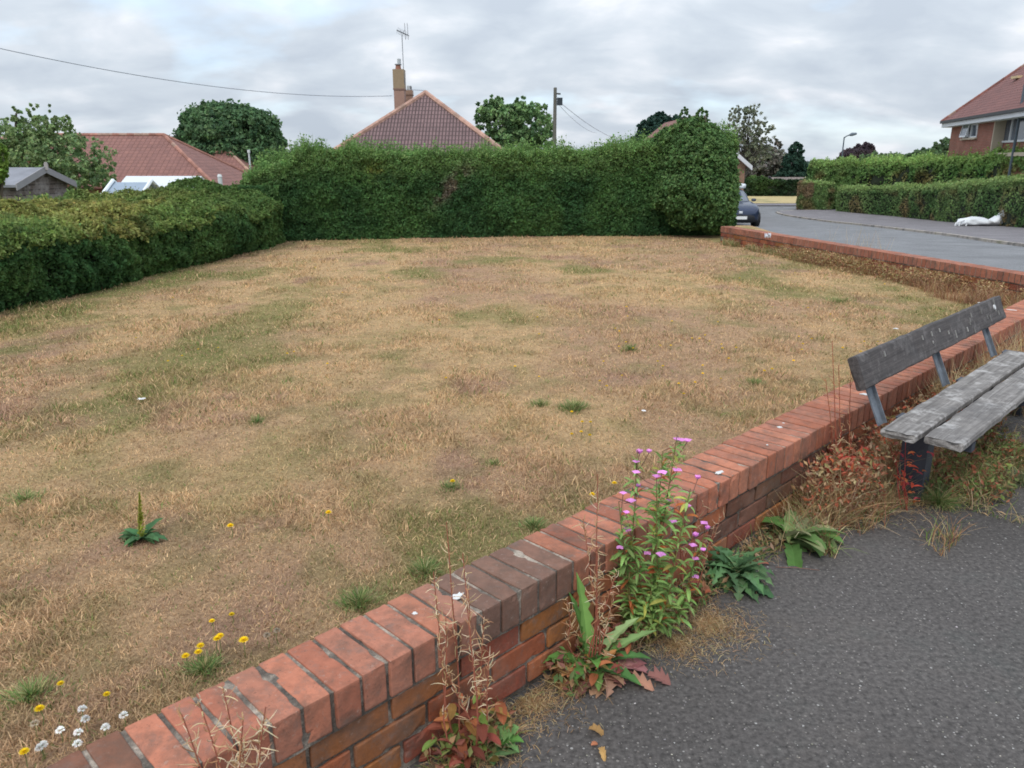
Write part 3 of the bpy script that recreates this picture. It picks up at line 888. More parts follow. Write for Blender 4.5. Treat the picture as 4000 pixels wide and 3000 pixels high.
bh = [(-4.95, 14.75, .05, 1.16, .40), (-4.6, 14.9, .05, 1.36, .45), (-4.3, 15.0, .05, 1.50, .5), (-4.0, 15.2, .05, 1.66, .55), (-3.0, 15.55, .05, 1.66, .6), (-1.5, 15.8, .05, 1.60, .6), (0.2, 16.0, .05, 1.62, .6), (1.6, 16.2, .05, 1.64, .6), (2.6, 16.2, .05, 1.80, .6), (3.6, 16.3, .05, 2.05, .6), (4.4, 16.35, .05, 1.95, .6)]
bh = [(a, b - 0.05, c, d - .07, e_) for a, b, c, d, e_ in bh]
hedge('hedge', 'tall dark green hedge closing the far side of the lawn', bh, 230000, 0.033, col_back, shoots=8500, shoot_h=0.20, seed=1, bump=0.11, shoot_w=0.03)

def col_left(p, nv, hz):
    k = fnoise(p, 1.6, 60, 3); c = lerpc((0.058, 0.130, 0.046), (0.110, 0.200, 0.062), smooth01(k, 0.35, 0.7))
    top = smooth01(nv[:, 2], 0.3, 0.9)
    kk = fnoise(p, 0.75, 65, 4)
    tc_ = lerpc((0.21, 0.29, 0.085), (0.33, 0.32, 0.10), smooth01(kk, 0.46, 0.66))
    kb = smooth01(fnoise(p, 2.6, 68, 3), 0.55, 0.72)
    tc_ = tc_ * (1 - kb[:, None] * .7) + np.array([0.07, 0.10, 0.04]) * kb[:, None] * .7
    fr = np.clip((p[:, 1] - 11.0) / 2.5, 0, 1) * .8
    tc_ = tc_ * (1 - fr[:, None]) + np.array([0.10, 0.17, 0.05]) * fr[:, None]
    return c * (1 - top[:, None] * .9) + tc_ * top[:, None] * .9
lh = [(-5.9, 4.9, .05, .76, .75), (-5.85, 6.4, .05, .78, .78), (-5.8, 7.6, .05, .84, .9), (-5.75, 8.4, .05, .87, 1.0), (-5.75, 9.4, .05, .88, 1.1), (-5.65, 10.6, .05, .86, 1.15), (-5.45, 12.0, .05, .85, 1.15), (-5.05, 13.4, .05, .90, 1.0), (-4.9, 14.3, .05, 1.02, .8)]
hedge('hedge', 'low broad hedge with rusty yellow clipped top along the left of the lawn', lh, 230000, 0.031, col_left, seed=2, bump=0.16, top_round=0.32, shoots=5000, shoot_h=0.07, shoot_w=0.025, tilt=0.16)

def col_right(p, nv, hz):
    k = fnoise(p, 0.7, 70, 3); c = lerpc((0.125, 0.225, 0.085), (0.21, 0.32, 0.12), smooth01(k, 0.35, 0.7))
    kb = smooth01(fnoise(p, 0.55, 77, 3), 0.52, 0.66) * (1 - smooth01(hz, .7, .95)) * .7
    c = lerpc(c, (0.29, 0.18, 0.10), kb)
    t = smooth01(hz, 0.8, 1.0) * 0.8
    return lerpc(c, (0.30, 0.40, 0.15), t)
def col_end(p, nv, hz):
    c = col_right(p, nv, hz); e_ = smooth01(p[:, 0] * -0.6 + p[:, 1] * .8, 25.6, 26.6) if False else np.zeros(len(p))
    m = (p[:, 0] < 20.3) * 0.9 * smooth01(fnoise(p, 1.2, 5, 2), 0.25, 0.5)
    return lerpc(c, (0.30, 0.205, 0.13), m)
# front clipped tier beside the far pavement
def zr(y): return float(zroad(y)) + 0.07
ft = [(19.9, 20.5), (20.0, 26), (20.4, 30.8), (21.2, 35.3), (21.8, 39), (22.5, 42.5), (22.6, 46.5), (21.7, 49.8), (21.2, 51.9)]
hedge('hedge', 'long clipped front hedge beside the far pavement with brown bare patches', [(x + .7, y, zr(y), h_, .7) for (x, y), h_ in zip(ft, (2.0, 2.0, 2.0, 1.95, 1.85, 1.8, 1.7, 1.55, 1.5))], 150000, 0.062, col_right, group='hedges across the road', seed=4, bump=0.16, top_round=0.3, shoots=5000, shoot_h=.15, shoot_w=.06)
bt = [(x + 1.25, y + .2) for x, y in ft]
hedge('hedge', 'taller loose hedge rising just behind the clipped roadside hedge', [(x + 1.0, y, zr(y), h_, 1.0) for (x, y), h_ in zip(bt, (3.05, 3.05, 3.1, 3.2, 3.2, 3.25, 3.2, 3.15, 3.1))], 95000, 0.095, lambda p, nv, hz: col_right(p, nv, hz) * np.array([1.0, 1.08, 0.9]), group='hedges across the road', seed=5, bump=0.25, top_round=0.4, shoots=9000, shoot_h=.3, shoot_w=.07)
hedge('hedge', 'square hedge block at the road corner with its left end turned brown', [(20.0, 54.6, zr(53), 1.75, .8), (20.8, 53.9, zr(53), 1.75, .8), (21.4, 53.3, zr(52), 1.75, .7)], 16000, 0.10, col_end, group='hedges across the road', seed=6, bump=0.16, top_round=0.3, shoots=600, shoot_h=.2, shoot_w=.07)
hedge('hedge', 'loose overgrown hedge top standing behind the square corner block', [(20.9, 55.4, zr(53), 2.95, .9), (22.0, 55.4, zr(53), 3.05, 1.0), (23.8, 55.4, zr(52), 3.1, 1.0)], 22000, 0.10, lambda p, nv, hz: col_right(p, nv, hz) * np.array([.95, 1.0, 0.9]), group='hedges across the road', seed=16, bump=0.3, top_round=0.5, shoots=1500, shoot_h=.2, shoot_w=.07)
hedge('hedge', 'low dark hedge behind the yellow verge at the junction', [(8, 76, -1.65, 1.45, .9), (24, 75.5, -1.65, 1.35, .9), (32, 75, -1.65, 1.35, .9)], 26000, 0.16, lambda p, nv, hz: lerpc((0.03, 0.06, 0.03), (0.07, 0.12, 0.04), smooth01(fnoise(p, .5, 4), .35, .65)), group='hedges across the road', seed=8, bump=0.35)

# ================================================================ trees
def tree(name, label, base, blobs, n_leaf, leaf, colA, colB, cat='tree', bright=1.55, group=None, trunk=None, bark=(0.10, 0.08, 0.06), fill=0.55, limbs=True, seed=0, aspect=1.5, vertical=0.0, tr=0.12, top=None):
    """blobs: list of (x, y, z, rx, ry, rz) crown clumps in world space; leaves sit in clumps over and through them"""
    rg = np.random.default_rng(seed + 100)
    base = np.array(base, float)
    root = empty(name, base, label, cat, group)
    B = np.array(blobs, float)
    vol = (B[:, 3] * B[:, 4] * B[:, 5]) ** 0.7; pr = vol / vol.sum()
    # sub clumps: leafy sprays
    m = max(60, n_leaf // 22)
    bi = rg.choice(len(B), m, p=pr)
    dirs = rg.normal(0, 1, (m, 3)); dirs /= np.linalg.norm(dirs, axis=1, keepdims=True)
    rad = rg.uniform(fill, 1.0, m) ** 0.6
    rad = rad * (0.80 + 0.42 * fnoise(B[bi, :3] * 3.1 + dirs * 2.2, 1.0, seed + 4, 3) + 0.10 * (rg.random(m) < 0.15))
    ctr = B[bi, :3] + dirs * B[bi, 3:6] * rad[:, None]
    srad = B[bi, 3:6].mean(1) * rg.uniform(0.04, 0.17, m)
    ci = rg.choice(m, n_leaf)
    dd = rg.normal(0, 1, (n_leaf, 3)); dd /= np.linalg.norm(dd, axis=1, keepdims=True)
    rr = srad[ci] * rg.random(n_leaf) ** 0.45
    st = np.array([1, 1, 1.0 + vertical])
    P = ctr[ci] + dd * rr[:, None] * st
    P[:, 2] = np.maximum(P[:, 2], base[2] + 0.02)
    nv = dd * 0.6 + dirs[ci] * 0.6 + np.array([0, 0, 0.3])
    kk = (rg.random(m) * 0.6)[ci] + 0.4 * fnoise(P, 0.8, seed, 2)
    col = lerpc(colA, colB, np.clip(kk, 0, 1))
    V, Fq, Cq = leaf_quads(P, nv, leaf, jitter_col(np.clip(col * bright, 0, .8), n_leaf), aspect)
    mb = MB(); mb.add(V, Fq, Cq); mb.build('crown', M_LEAF, root)
    # trunk and limbs
    tb = MB()
    topz = B[:, 2].max() if top is None else top
    cx, cy = (base[0], base[1])
    zs = np.linspace(base[2] - 0.1, topz, 7)
    tx = np.interp(zs, [base[2], topz], [cx, np.average(B[:, 0], weights=pr)]); ty = np.interp(zs, [base[2], topz], [cy, np.average(B[:, 1], weights=pr)])
    tx = tx + rg.normal(0, tr * 0.4, 7) * np.linspace(0, 1, 7)
    pts = np.stack([tx, ty, zs], 1)
    tb.tube(pts, np.linspace(tr, tr * 0.2, 7), bark, 7)
    for k in range(min(m, 46) if limbs else 0):
        e_ = ctr[rg.integers(m)]; f_ = rg.uniform(0.25, 0.8); s_ = pts[0] + (pts[-1] - pts[0]) * min(f_, max(.1, (e_[2] - base[2]) / (topz - base[2] + 1e-6) * .8))
        mid = (s_ + e_) / 2 + np.array([0, 0, -0.05]) * np.linalg.norm(e_ - s_)
        tb.tube([s_, mid, e_], [tr * .38, tr * .22, tr * .07], bark, 5)
    tb.build('trunk', M_BARK, root)
    return root
def blob_at(px, py, Y, rx, rz, ry=None):
    """clump centred on the line of sight at depth Y, radii in metres from pixel radii"""
    p = at_y(px, py, Y); k = Y / F * 1.04
    return (p[0], p[1], p[2], rx * k, (rx if ry is None else ry) * k, rz * k)
TREE_G = 'garden trees beyond the hedges'
# bushy shrub tree swallowing the end of the hedge
tree('bushy_tree', 'big bushy green tree growing out of the right end of the tall hedge', (4.35, 15.9, 0.05),
     [blob_at(2715, 640, 15.6, 125, 110), blob_at(2700, 760, 15.5, 130, 110), blob_at(2775, 740, 15.5, 95, 120), blob_at(2630, 570, 15.9, 80, 60), blob_at(2705, 515, 15.8, 75, 50), blob_at(2775, 575, 15.8, 60, 55), blob_at(2825, 650, 15.9, 45, 60), blob_at(2785, 810, 15.4, 85, 85), blob_at(2675, 470, 15.9, 18, 42), blob_at(2740, 455, 15.9, 20, 30), blob_at(2835, 690, 15.7, 38, 110), blob_at(2832, 865, 15.2, 26, 40)],
     110000, 0.036, (0.048, 0.100, 0.036), (0.115, 0.185, 0.062), group=TREE_G, fill=0.7, seed=1, tr=0.09)
tree('apple_tree', 'loose green tree with whippy top shoots above the weathered shed', (-17.3, 27, -0.4),
     [blob_at(100, 620, 26, 170, 95), blob_at(300, 640, 26, 130, 100), blob_at(40, 540, 26, 110, 80), blob_at(190, 520, 26.6, 110, 70), blob_at(-120, 560, 26.6, 150, 150), blob_at(380, 700, 26, 70, 60), blob_at(70, 455, 26, 22, 45), blob_at(130, 440, 26, 20, 50), blob_at(20, 470, 26, 16, 50), blob_at(270, 480, 26.2, 26, 35), blob_at(200, 450, 26.2, 16, 40)],
     24000, 0.075, (0.085, 0.14, 0.065), (0.22, 0.28, 0.12), group=TREE_G, fill=0.15, seed=2, tr=0.14)
tree('round_tree', 'dark round crowned tree behind the red roofed bungalows', (at_y(915, 600, 70)[0], 70, -2.6),
     [blob_at(900, 520, 70, 165, 95), blob_at(890, 470, 70, 115, 50), blob_at(1020, 560, 70, 80, 50), blob_at(790, 560, 70, 75, 50), blob_at(915, 600, 70, 180, 60)],
     52000, 0.22, (0.028, 0.065, 0.035), (0.11, 0.18, 0.08), group=TREE_G, fill=0.75, seed=3, tr=0.35)
tree('garden_tree', 'mid green open crowned tree between the brown roof and the telegraph pole', (at_y(2000, 600, 42)[0], 42, -1.2),
     [blob_at(1960, 470, 42, 90, 65), blob_at(2075, 490, 42, 80, 85), blob_at(2030, 410, 42, 22, 35), blob_at(1900, 440, 42, 45, 40), blob_at(2120, 560, 42, 50, 55), blob_at(1990, 560, 42, 100, 50), blob_at(1940, 400, 42, 28, 28)],
     15000, 0.13, (0.04, 0.09, 0.045), (0.20, 0.30, 0.12), group=TREE_G, fill=0.3, seed=4, tr=0.14)
tree('conifer_tree', 'dark blue green tree just left of the bushy tree top', (at_y(2560, 600, 55)[0], 55, -1.6),
     [blob_at(2560, 520, 55, 62, 50), blob_at(2575, 475, 55, 35, 30), blob_at(2520, 560, 55, 55, 30), blob_at(2640, 500, 55, 50, 40)],
     16000, 0.17, (0.018, 0.045, 0.035), (0.04, 0.075, 0.055), group=TREE_G, fill=0.65, seed=5, tr=0.2)
tree('birch_tree', 'thin sparse tree with bare upright stems and scattered leaves', (at_y(2910, 600, 62)[0], 62, -1.7),
     [blob_at(2880, 500, 62, 42, 75), blob_at(2935, 500, 62, 45, 85), blob_at(2985, 530, 62, 40, 60), blob_at(2860, 560, 62, 40, 50), blob_at(2950, 590, 62, 60, 50), blob_at(2900, 440, 62, 45, 25)],
     9500, 0.10, (0.10, 0.12, 0.08), (0.19, 0.20, 0.13), group=TREE_G, fill=0.2, seed=6, tr=0.12, bark=(0.07, 0.06, 0.05))
tree('bare_tree', 'grey brown dull tree behind the low brown roof', (at_y(2990, 690, 92)[0], 92, -1.7),
     [blob_at(2985, 640, 92, 85, 55), blob_at(3050, 660, 92, 55, 45), blob_at(2940, 650, 92, 45, 50), blob_at(3035, 590, 92, 22, 40), blob_at(2960, 590, 92, 55, 22)],
     16000, 0.26, (0.105, 0.105, 0.09), (0.17, 0.16, 0.13), group=TREE_G, fill=0.5, seed=7, tr=0.3)
tree('pine_tree', 'dark pointed conifer right of the dull grey tree', (at_y(3105, 690, 88)[0], 88, -1.7),
     [blob_at(3108, 590, 88, 24, 30), blob_at(3100, 640, 88, 38, 40), blob_at(3120, 670, 88, 32, 38), blob_at(3080, 690, 88, 50, 30)],
     16000, 0.22, (0.015, 0.04, 0.03), (0.04, 0.075, 0.05), group=TREE_G, fill=0.5, seed=8, tr=0.25)
tree('purple_tree', 'dark purple leaved tree behind the roadside hedge', (at_y(3345, 640, 75)[0], 75, -1.7),
     [blob_at(3340, 615, 75, 52, 36), blob_at(3375, 590, 75, 34, 26), blob_at(3310, 640, 75, 45, 26), blob_at(3400, 620, 75, 22, 26)],
     9000, 0.26, (0.045, 0.035, 0.045), (0.095, 0.07, 0.075), group=TREE_G, fill=0.55, seed=9, tr=0.25)
for k, (px, py, Y, rx, rz, lab) in enumerate([(3690, 590, 66, 50, 45, 'green shrub tree against the far corner of the two storey house'), (3610, 615, 64, 70, 30, 'loose green bush behind the roadside hedge left of the two storey house'), (3450, 622, 66, 90, 22, 'scruffy pale green bush behind the roadside hedge below the purple tree')]):
    tree('garden_bush', lab, (at_y(px, 660, Y)[0], Y, -1.6), [blob_at(px, py, Y, rx, rz), blob_at(px - rx * .5, py + 15, Y, rx * .7, rz * .7), blob_at(px + rx * .5, py + 10, Y, rx * .7, rz), blob_at(px, py + 40, Y, rx, rz)],
         9000, 0.15, (0.045, 0.085, 0.04), (0.12, 0.17, 0.08), cat='bush', group='bushes behind the roadside hedge', seed=20 + k, tr=0.08)
tree('garden_bush', 'small bright green bush beside the low brown roofed building', (at_y(2955, 715, 82)[0], 82, -1.7), [blob_at(2955, 708, 82, 32, 18), blob_at(2930, 715, 82, 25, 14)],
     3500, 0.2, (0.05, 0.10, 0.03), (0.12, 0.19, 0.06), cat='bush', seed=25, tr=0.08)
tree('garden_bush', 'yellow green bush at the extreme left edge above the weathered shed', (at_y(-40, 640, 17)[0], 17, -0.1), [blob_at(-25, 600, 17, 38, 60), blob_at(-30, 660, 17, 50, 50)],
     3500, 0.06, (0.07, 0.13, 0.03), (0.18, 0.26, 0.05), cat='bush', seed=26, tr=0.05)
# far treeline on the horizon reads as one mass
mb = MB()
n = 26000
ang = rng.uniform(-1.05, 1.05, n); dist_ = rng.uniform(230, 300, n)
X_ = np.sin(ang) * dist_; Y_ = np.cos(ang) * dist_
hh = 2.0 + 2.6 * fnoise(np.c_[ang * 16, dist_ * 0.01, np.zeros(n)], 1, 8, 3)
P = np.c_[X_, Y_, -2 + hh * rng.random(n)]
V, Fq, Cq = leaf_quads(P, np.tile([0, -0.6, 0.5], (n, 1)), 1.3, jitter_col(lerpc((0.06, 0.10, 0.08), (0.10, 0.15, 0.11), rng.random(n)), n), 1.3)
mb.add(V, Fq, Cq); tag(mb.build('treeline', M_LEAF), 'distant blue green treeline along the horizon', 'treeline', kind='stuff')
# ================================================================ houses
def quad_uv(mb, a, b, c, d, col=(1, 1, 1), mat=0, flip=False):
    """quad a b c d with uv in metres: u along a-b, v from a towards d"""
    P_ = np.array([a, b, c, d], float); u = P_[1] - P_[0]; u /= np.linalg.norm(u)
    nrm = np.cross(P_[1] - P_[0], P_[3] - P_[0]); nrm /= np.linalg.norm(nrm) + 1e-12
    vv = np.cross(nrm, u); uv = np.stack([(P_ - P_[0]) @ u, (P_ - P_[0]) @ vv], 1)
    mb.add(P_, np.array([[0, 1, 2, 3]]), col, uv, mat)
def tri_uv(mb, a, b, c, col=(1, 1, 1)):
    P_ = np.array([a, b, c], float); u = P_[1] - P_[0]; u /= np.linalg.norm(u)
    nrm = np.cross(P_[1] - P_[0], P_[2] - P_[0]); nrm /= np.linalg.norm(nrm) + 1e-12
    vv = np.cross(nrm, u); uv = np.stack([(P_ - P_[0]) @ u, (P_ - P_[0]) @ vv], 1)
    mb.add(P_, np.array([[0, 1, 2]]), col, uv)
def V3(*a): return np.array(a, float)

class House:
    """rectangular plan: origin corner O (eaves), u along the front eaves, v back, both unit; LU, LV plan size"""
    def __init__(s, O, u, v, LU, LV, z0, ze, rise, hip0=True, hip1=True, over=0.35):
        s.O = V3(O[0], O[1], 0); s.u = V3(u[0], u[1], 0); s.v = V3(v[0], v[1], 0); s.LU = LU; s.LV = LV
        s.z0 = z0; s.ze = ze; s.rise = rise; s.h0 = hip0; s.h1 = hip1; s.ov = over
    def p(s, a, b, z): return s.O + s.u * a + s.v * b + V3(0, 0, z)
    def roof(s, mat, parent, thick=0.12):
        mb = MB(); o = s.ov; half = s.LV / 2; k = s.rise / half; zl = s.ze - o * k
        e00, e10, e11, e01 = s.p(-o, -o, zl), s.p(s.LU + o, -o, zl), s.p(s.LU + o, s.LV + o, zl), s.p(-o, s.LV + o, zl)
        r0 = s.p(half if s.h0 else -o, half, s.ze + s.rise); r1 = s.p(s.LU - half if s.h1 else s.LU + o, half, s.ze + s.rise)
        quad_uv(mb, e00, e10, r1, r0); quad_uv(mb, e11, e01, r0, r1)
        if s.h0: tri_uv(mb, e01, e00, r0)
        if s.h1: tri_uv(mb, e10, e11, r1)
        d = V3(0, 0, thick)
        # underside
        quad_uv(mb, e00 - d, r0 - d, r1 - d, e10 - d); quad_uv(mb, e11 - d, r1 - d, r0 - d, e01 - d)
        if s.h0: tri_uv(mb, e01 - d, r0 - d, e00 - d)
        if s.h1: tri_uv(mb, e10 - d, r1 - d, e11 - d)
        for a, b in ((e00, e10), (e11, e01)) : quad_uv(mb, a - d, b - d, b, a)
        if s.h0: quad_uv(mb, e01 - d, e00 - d, e00, e01)
        else: quad_uv(mb, e00 - d, e00, r0, r0 - d); quad_uv(mb, e01 - d, r0 - d, r0, e01)
        if s.h1: quad_uv(mb, e10 - d, e11 - d, e11, e10)
        else: quad_uv(mb, e10 - d, r1 - d, r1, e10); quad_uv(mb, e11 - d, e11, r1, r1 - d)
        ro = mb.build('roof', mat, parent)
        s.lines = [(r0, r1)] + ([(r0, e00), (r0, e01)] if s.h0 else []) + ([(r1, e10), (r1, e11)] if s.h1 else [])
        s.ev = (e00, e10, e11, e01); s.r = (r0, r1); s.zl = zl
        return ro
    def ridge(s, parent, col=(0.32, 0.15, 0.10), r=0.11, dots=False):
        mb = MB()
        for a, b in s.lines:
            n_ = max(2, int(np.linalg.norm(b - a) / 0.45))
            for i in range(n_):
                p = a + (b - a) * i / n_; q = a + (b - a) * (i + 1.04) / n_
                c_ = np.array(col) * random.uniform(0.8, 1.25)
                if random.random() < 0.2: c_ = np.array([0.34, 0.22, 0.17])
                mb.tube([p + V3(0, 0, .0), q + V3(0, 0, .0)], [r * 1.02, r * 0.94], c_, 7)
        return mb.build('ridge_tiles', M_RIDGE, parent)
    def walls(s, mat, parent):
        mb = MB()
        c = [s.p(0, 0, 0), s.p(s.LU, 0, 0), s.p(s.LU, s.LV, 0), s.p(0, s.LV, 0)]
        for a, b in ((0, 1), (1, 2), (2, 3), (3, 0)):
            quad_uv(mb, c[a] + V3(0, 0, s.z0), c[b] + V3(0, 0, s.z0), c[b] + V3(0, 0, s.ze), c[a] + V3(0, 0, s.ze))
        for h_, (i, j) in ((s.h0, (3, 0)), (s.h1, (1, 2))):
            if not h_: tri_uv(mb, c[i] + V3(0, 0, s.ze), c[j] + V3(0, 0, s.ze), (c[i] + c[j]) / 2 + V3(0, 0, s.ze + s.rise - .02))
        return mb.build('wall', mat, parent)
def obox(mb, O, u, v, a0, a1, b0, b1, z0, z1, col=(1, 1, 1)):
    """box spanning a along u, b along v, z; O an xy origin"""
    u = V3(*u[:2], 0); v = V3(*v[:2], 0); O = V3(O[0], O[1], 0)
    P_ = [O + u * a + v * b + V3(0, 0, z) for a in (a0, a1) for b in (b0, b1) for z in (z0, z1)]
    f = [(0, 1, 3, 2), (4, 6, 7, 5), (0, 4, 5, 1), (2, 3, 7, 6), (0, 2, 6, 4), (1, 5, 7, 3)]
    lu, lv = a1 - a0, b1 - b0
    uv = [(a - a0 + (b - b0), z - z0) for a in (a0, a1) for b in (b0, b1) for z in (z0, z1)]
    mb.add(P_, np.array(f), col, uv)

# ---- bungalow in the middle: hipped brown tiled end towards us
Ox = at_y(1662, 362, 39.25)[0]; z_ap = at_y(1665, 362, 39.25)[2]
ctr_house = empty('bungalow', (Ox, 38, -0.9), 'bungalow with steep brown tiled hipped roof showing above the tall hedge', 'house')
H = House((Ox + 4.35, 34.9), (0, 1), (-1, 0), 13.5, 8.7, -1.0, z_ap - 3.15, 3.15, over=0.35)
ro = H.roof(M_ROOF_C, ctr_house); H.ridge(ctr_house, (0.40, 0.24, 0.185), 0.12); H.walls(M_HBRICK2, ctr_house)
def stack(parent, px0, px1, pytop, Y, zbot, cols, dep=0.6, name='chimney', shoulder=None):
    a = at_y(px0, pytop, Y); b = at_y(px1, pytop, Y); cx = (a[0] + b[0]) / 2; wd_ = b[0] - a[0]; zt = a[2]
    mb = MB()
    sh = zt - (shoulder or 0.8)
    obox(mb, (cx, Y), (1, 0), (0, 1), -wd_ / 2 + .02, wd_ / 2 - .02, 0, dep, zbot, sh, cols[0])
    obox(mb, (cx, Y), (1, 0), (0, 1), -wd_ / 2 - .01, wd_ / 2 + .01, -.03, dep + .03, sh, sh + .07, np.array(cols[0]) * .7)
    obox(mb, (cx, Y), (1, 0), (0, 1), -wd_ / 2 + .003, wd_ / 2 - .003, -.015, dep + .015, sh + .07, zt, cols[1])
    ch = mb.build(name, M_COL, parent)
    return ch, cx, zt, wd_
ch1, cx1, zt1, w1 = stack(ro, 1533, 1577, 270, 40.5, 2.2, [(0.33, 0.20, 0.155), (0.30, 0.22, 0.14)], 0.6, shoulder=0.95)
pm = MB(); pm.tube([(cx1 - .03, 40.8, zt1), (cx1 - .03, 40.8, zt1 + .22)], [.15, .12], (0.28, 0.12, 0.08), 10)
pm.tube([(cx1 - .03, 40.8, zt1 + .22), (cx1 - .03, 40.8, zt1 + .26)], [.17, .17], (0.25, 0.26, 0.28), 10)
pm.tube([(cx1 + .02, 40.8, zt1 + .26), (cx1 + .02, 40.8, zt1 + .5)], [.09, .09], (0.45, 0.48, 0.50), 10)
pm.build('chimney_pot', M_COL, ro)
ch2, cx2, zt2, w2 = stack(ro, 1583, 1610, 352, 42.0, 2.2, [(0.36, 0.22, 0.16), (0.33, 0.21, 0.15)], 0.5, shoulder=.25)
pm = MB(); pm.tube([(cx2, 42.2, zt2), (cx2, 42.2, zt2 + .22)], [.13, .11], (0.40, 0.42, 0.43), 10)
pm.tube([(cx2 + .1, 42.15, zt2), (cx2 + .1, 42.15, zt2 + .2)], [.04, .04], (0.08, 0.08, 0.09), 8)
pm.build('chimney_pot', M_COL, ro)
am = MB()
mb_ = at_y(1576, 268, 40.6); mt_ = at_y(1570, 135, 40.6)
am.tube([(cx1 + w1 / 2 + .03, 40.6, zt1 - .7), (mb_[0], 40.6, mb_[2]), (mt_[0], 40.6, mt_[2])], .022, (0.30, 0.32, 0.35), 6)
ant = empty('tv_aerial', (mb_[0], 40.6, zt1), 'tall thin television aerial strapped to the big chimney stack', 'aerial')
am.build('mast', M_COL, ant)
am = MB(); zt_ = mt_[2]
b0 = at_y(1550, 118, 40.2); b1 = at_y(1597, 140, 41.3); am.tube([b0, b1], .025, (0.16, 0.17, 0.19), 5)
for k in range(9):
    q = b0 + (b1 - b0) * (k + .5) / 10; am.tube([q - V3(.05, -.04, .13), q + V3(.05, -.04, .13)], .008, (0.22, 0.23, 0.25), 4)
r_ = at_y(1585, 118, 41.0)
for dx in (-.05, .08): am.tube([r_ + V3(dx, 0, .32), r_ + V3(dx + .03, 0, -.42)], .018, (0.42, 0.43, 0.46), 5)
am.tube([(mt_[0] - .08, 40.6, zt_ + .2), (mt_[0], 40.6, zt_ - .1), (mt_[0] + .12, 40.6, zt_ + .2)], .014, (0.3, 0.3, 0.33), 4)
am.build('aerial_head', M_COL, ant)
am = MB(); am.tube([(cx1 + .35, 40.9, zt1 - .9), (cx1 + 1.3, 40.9, zt1 - .95)], .014, (0.35, 0.38, 0.43), 4); am.build('side_arm', M_COL, ant)
db = MB()
for k, dz in enumerate((0.0, -.28)):
    db.tube([(cx1 + .22, 40.42, zt1 - 2.45 + dz), (cx1 + .22, 40.30, zt1 - 2.45 + dz)], [.10, .11], (0.03, 0.035, 0.045), 9)
db.build('cable_bracket', M_COL, ch1)

# ---- red roofed bungalows on the left
def p_at(px, py, Y): return at_y(px, py, Y)
RL = p_at(150, 527, 50); RR = p_at(640, 527, 50)
b1_ = empty('bungalow', (RR[0] - 4, 50, -2.2), 'long red tiled bungalow at the left with its hipped roof end facing right', 'house', 'red roofed bungalows')
zr_ = RR[2]; rise = 2.75; hw = 4.3
H = House((RL[0] - 6, 50 - hw), (1, 0), (0, 1), RR[0] - RL[0] + 6 + hw, 2 * hw, -2.4, zr_ - rise, rise, over=.35)
H.roof(M_ROOF_L, b1_); H.ridge(b1_, (0.33, 0.16, 0.12), 0.12); H.walls(M_HBRICK, b1_)
RL = p_at(690, 594, 66); RR = p_at(945, 594, 66)
b2_ = empty('bungalow', (RR[0] - 3, 66, -2.4), 'smaller red tiled roof tucked behind and right of the long bungalow', 'house', 'red roofed bungalows')
H = House((RL[0] - 4, 66 - 4), (1, 0), (0, 1), RR[0] - RL[0] + 4 + 3.0, 8, -2.6, RR[2] - 2.7, 2.7, over=.35)
H.h1 = True
H.roof(M_ROOF_L, b2_); H.ridge(b2_, (0.42, 0.25, 0.19), 0.12); H.walls(M_HBRICK, b2_)
fl = MB(); q = p_at(972, 597, 60); fl.tube([q - V3(0, 0, 1.6), q], .07, (0.55, 0.58, 0.60), 8); fl.tube([q, q + V3(0, 0, .22)], .11, (0.62, 0.65, 0.67), 8)
fl.build('flue_pipe', M_COL, b2_)
# orange roof glimpsed through the hedge top, far left roof edge
q = p_at(2600, 543, 47)
b3_ = empty('bungalow', (q[0], 49, -1.8), 'orange tiled hipped roof peak just showing beside the bushy tree', 'house')
H = House((q[0] - 3.2, 45), (1, 0), (0, 1), 6.4, 6.4, -1.8, q[2] - 2.4, 2.4, over=.3)
H.roof(M_ROOF_L, b3_); H.ridge(b3_, (0.42, 0.22, 0.14), 0.1); H.walls(M_HBRICK2, b3_)
q0 = p_at(-30, 533, 40)
b4_ = empty('bungalow', (q0[0] - 3, 42, -1.2), 'orange roof corner glimpsed at the far left behind the apple tree', 'house')
H = House((q0[0] - 9.2, 39.5), (1, 0), (0, 1), 9.6, 7, -1.2, q0[2] - 2.2, 2.2, hip1=False, over=.3)
H.roof(M_ROOF_L, b4_); H.walls(M_HBRICK, b4_)
# brick gable past the bushy tree, white barge board
q = p_at(2936, 652, 44); q1 = p_at(2866, 590, 44)
b5_ = empty('brick_house', (q[0] - 3, 46, -1.7), 'brick house gable with white barge board poking out right of the bushy tree', 'house')
slope = (q1[2] - q[2]) / (q[0] - q1[0]); wid = 6.0
wx = q[0] - 0.35
H = House((wx, 44.0), (0, 1), (-1, 0), 8, wid, -1.8, q[2] + .35 * slope + .02, slope * wid / 2, hip0=False, hip1=False, over=.30)
H.roof(M_ROOF_L, b5_); H.walls(M_HBRICK2, b5_)
bb = MB()
for sg in (0, 1):
    e_ = H.ev[0] if sg == 0 else H.ev[3]; r0 = H.r[0]
    d = V3(0, -.03, 0); t_ = V3(0, 0, -.24)
    quad_uv(bb, e_ + d, r0 + d, r0 + d + t_, e_ + d + t_, (0.66, 0.66, 0.68)); 
    quad_uv(bb, e_ + t_ + V3(0, .1, 0), r0 + t_ + V3(0, .1, 0), r0 + d + t_, e_ + d + t_, (0.66, 0.66, 0.68))
bb.build('barge_board', M_COL, b5_)
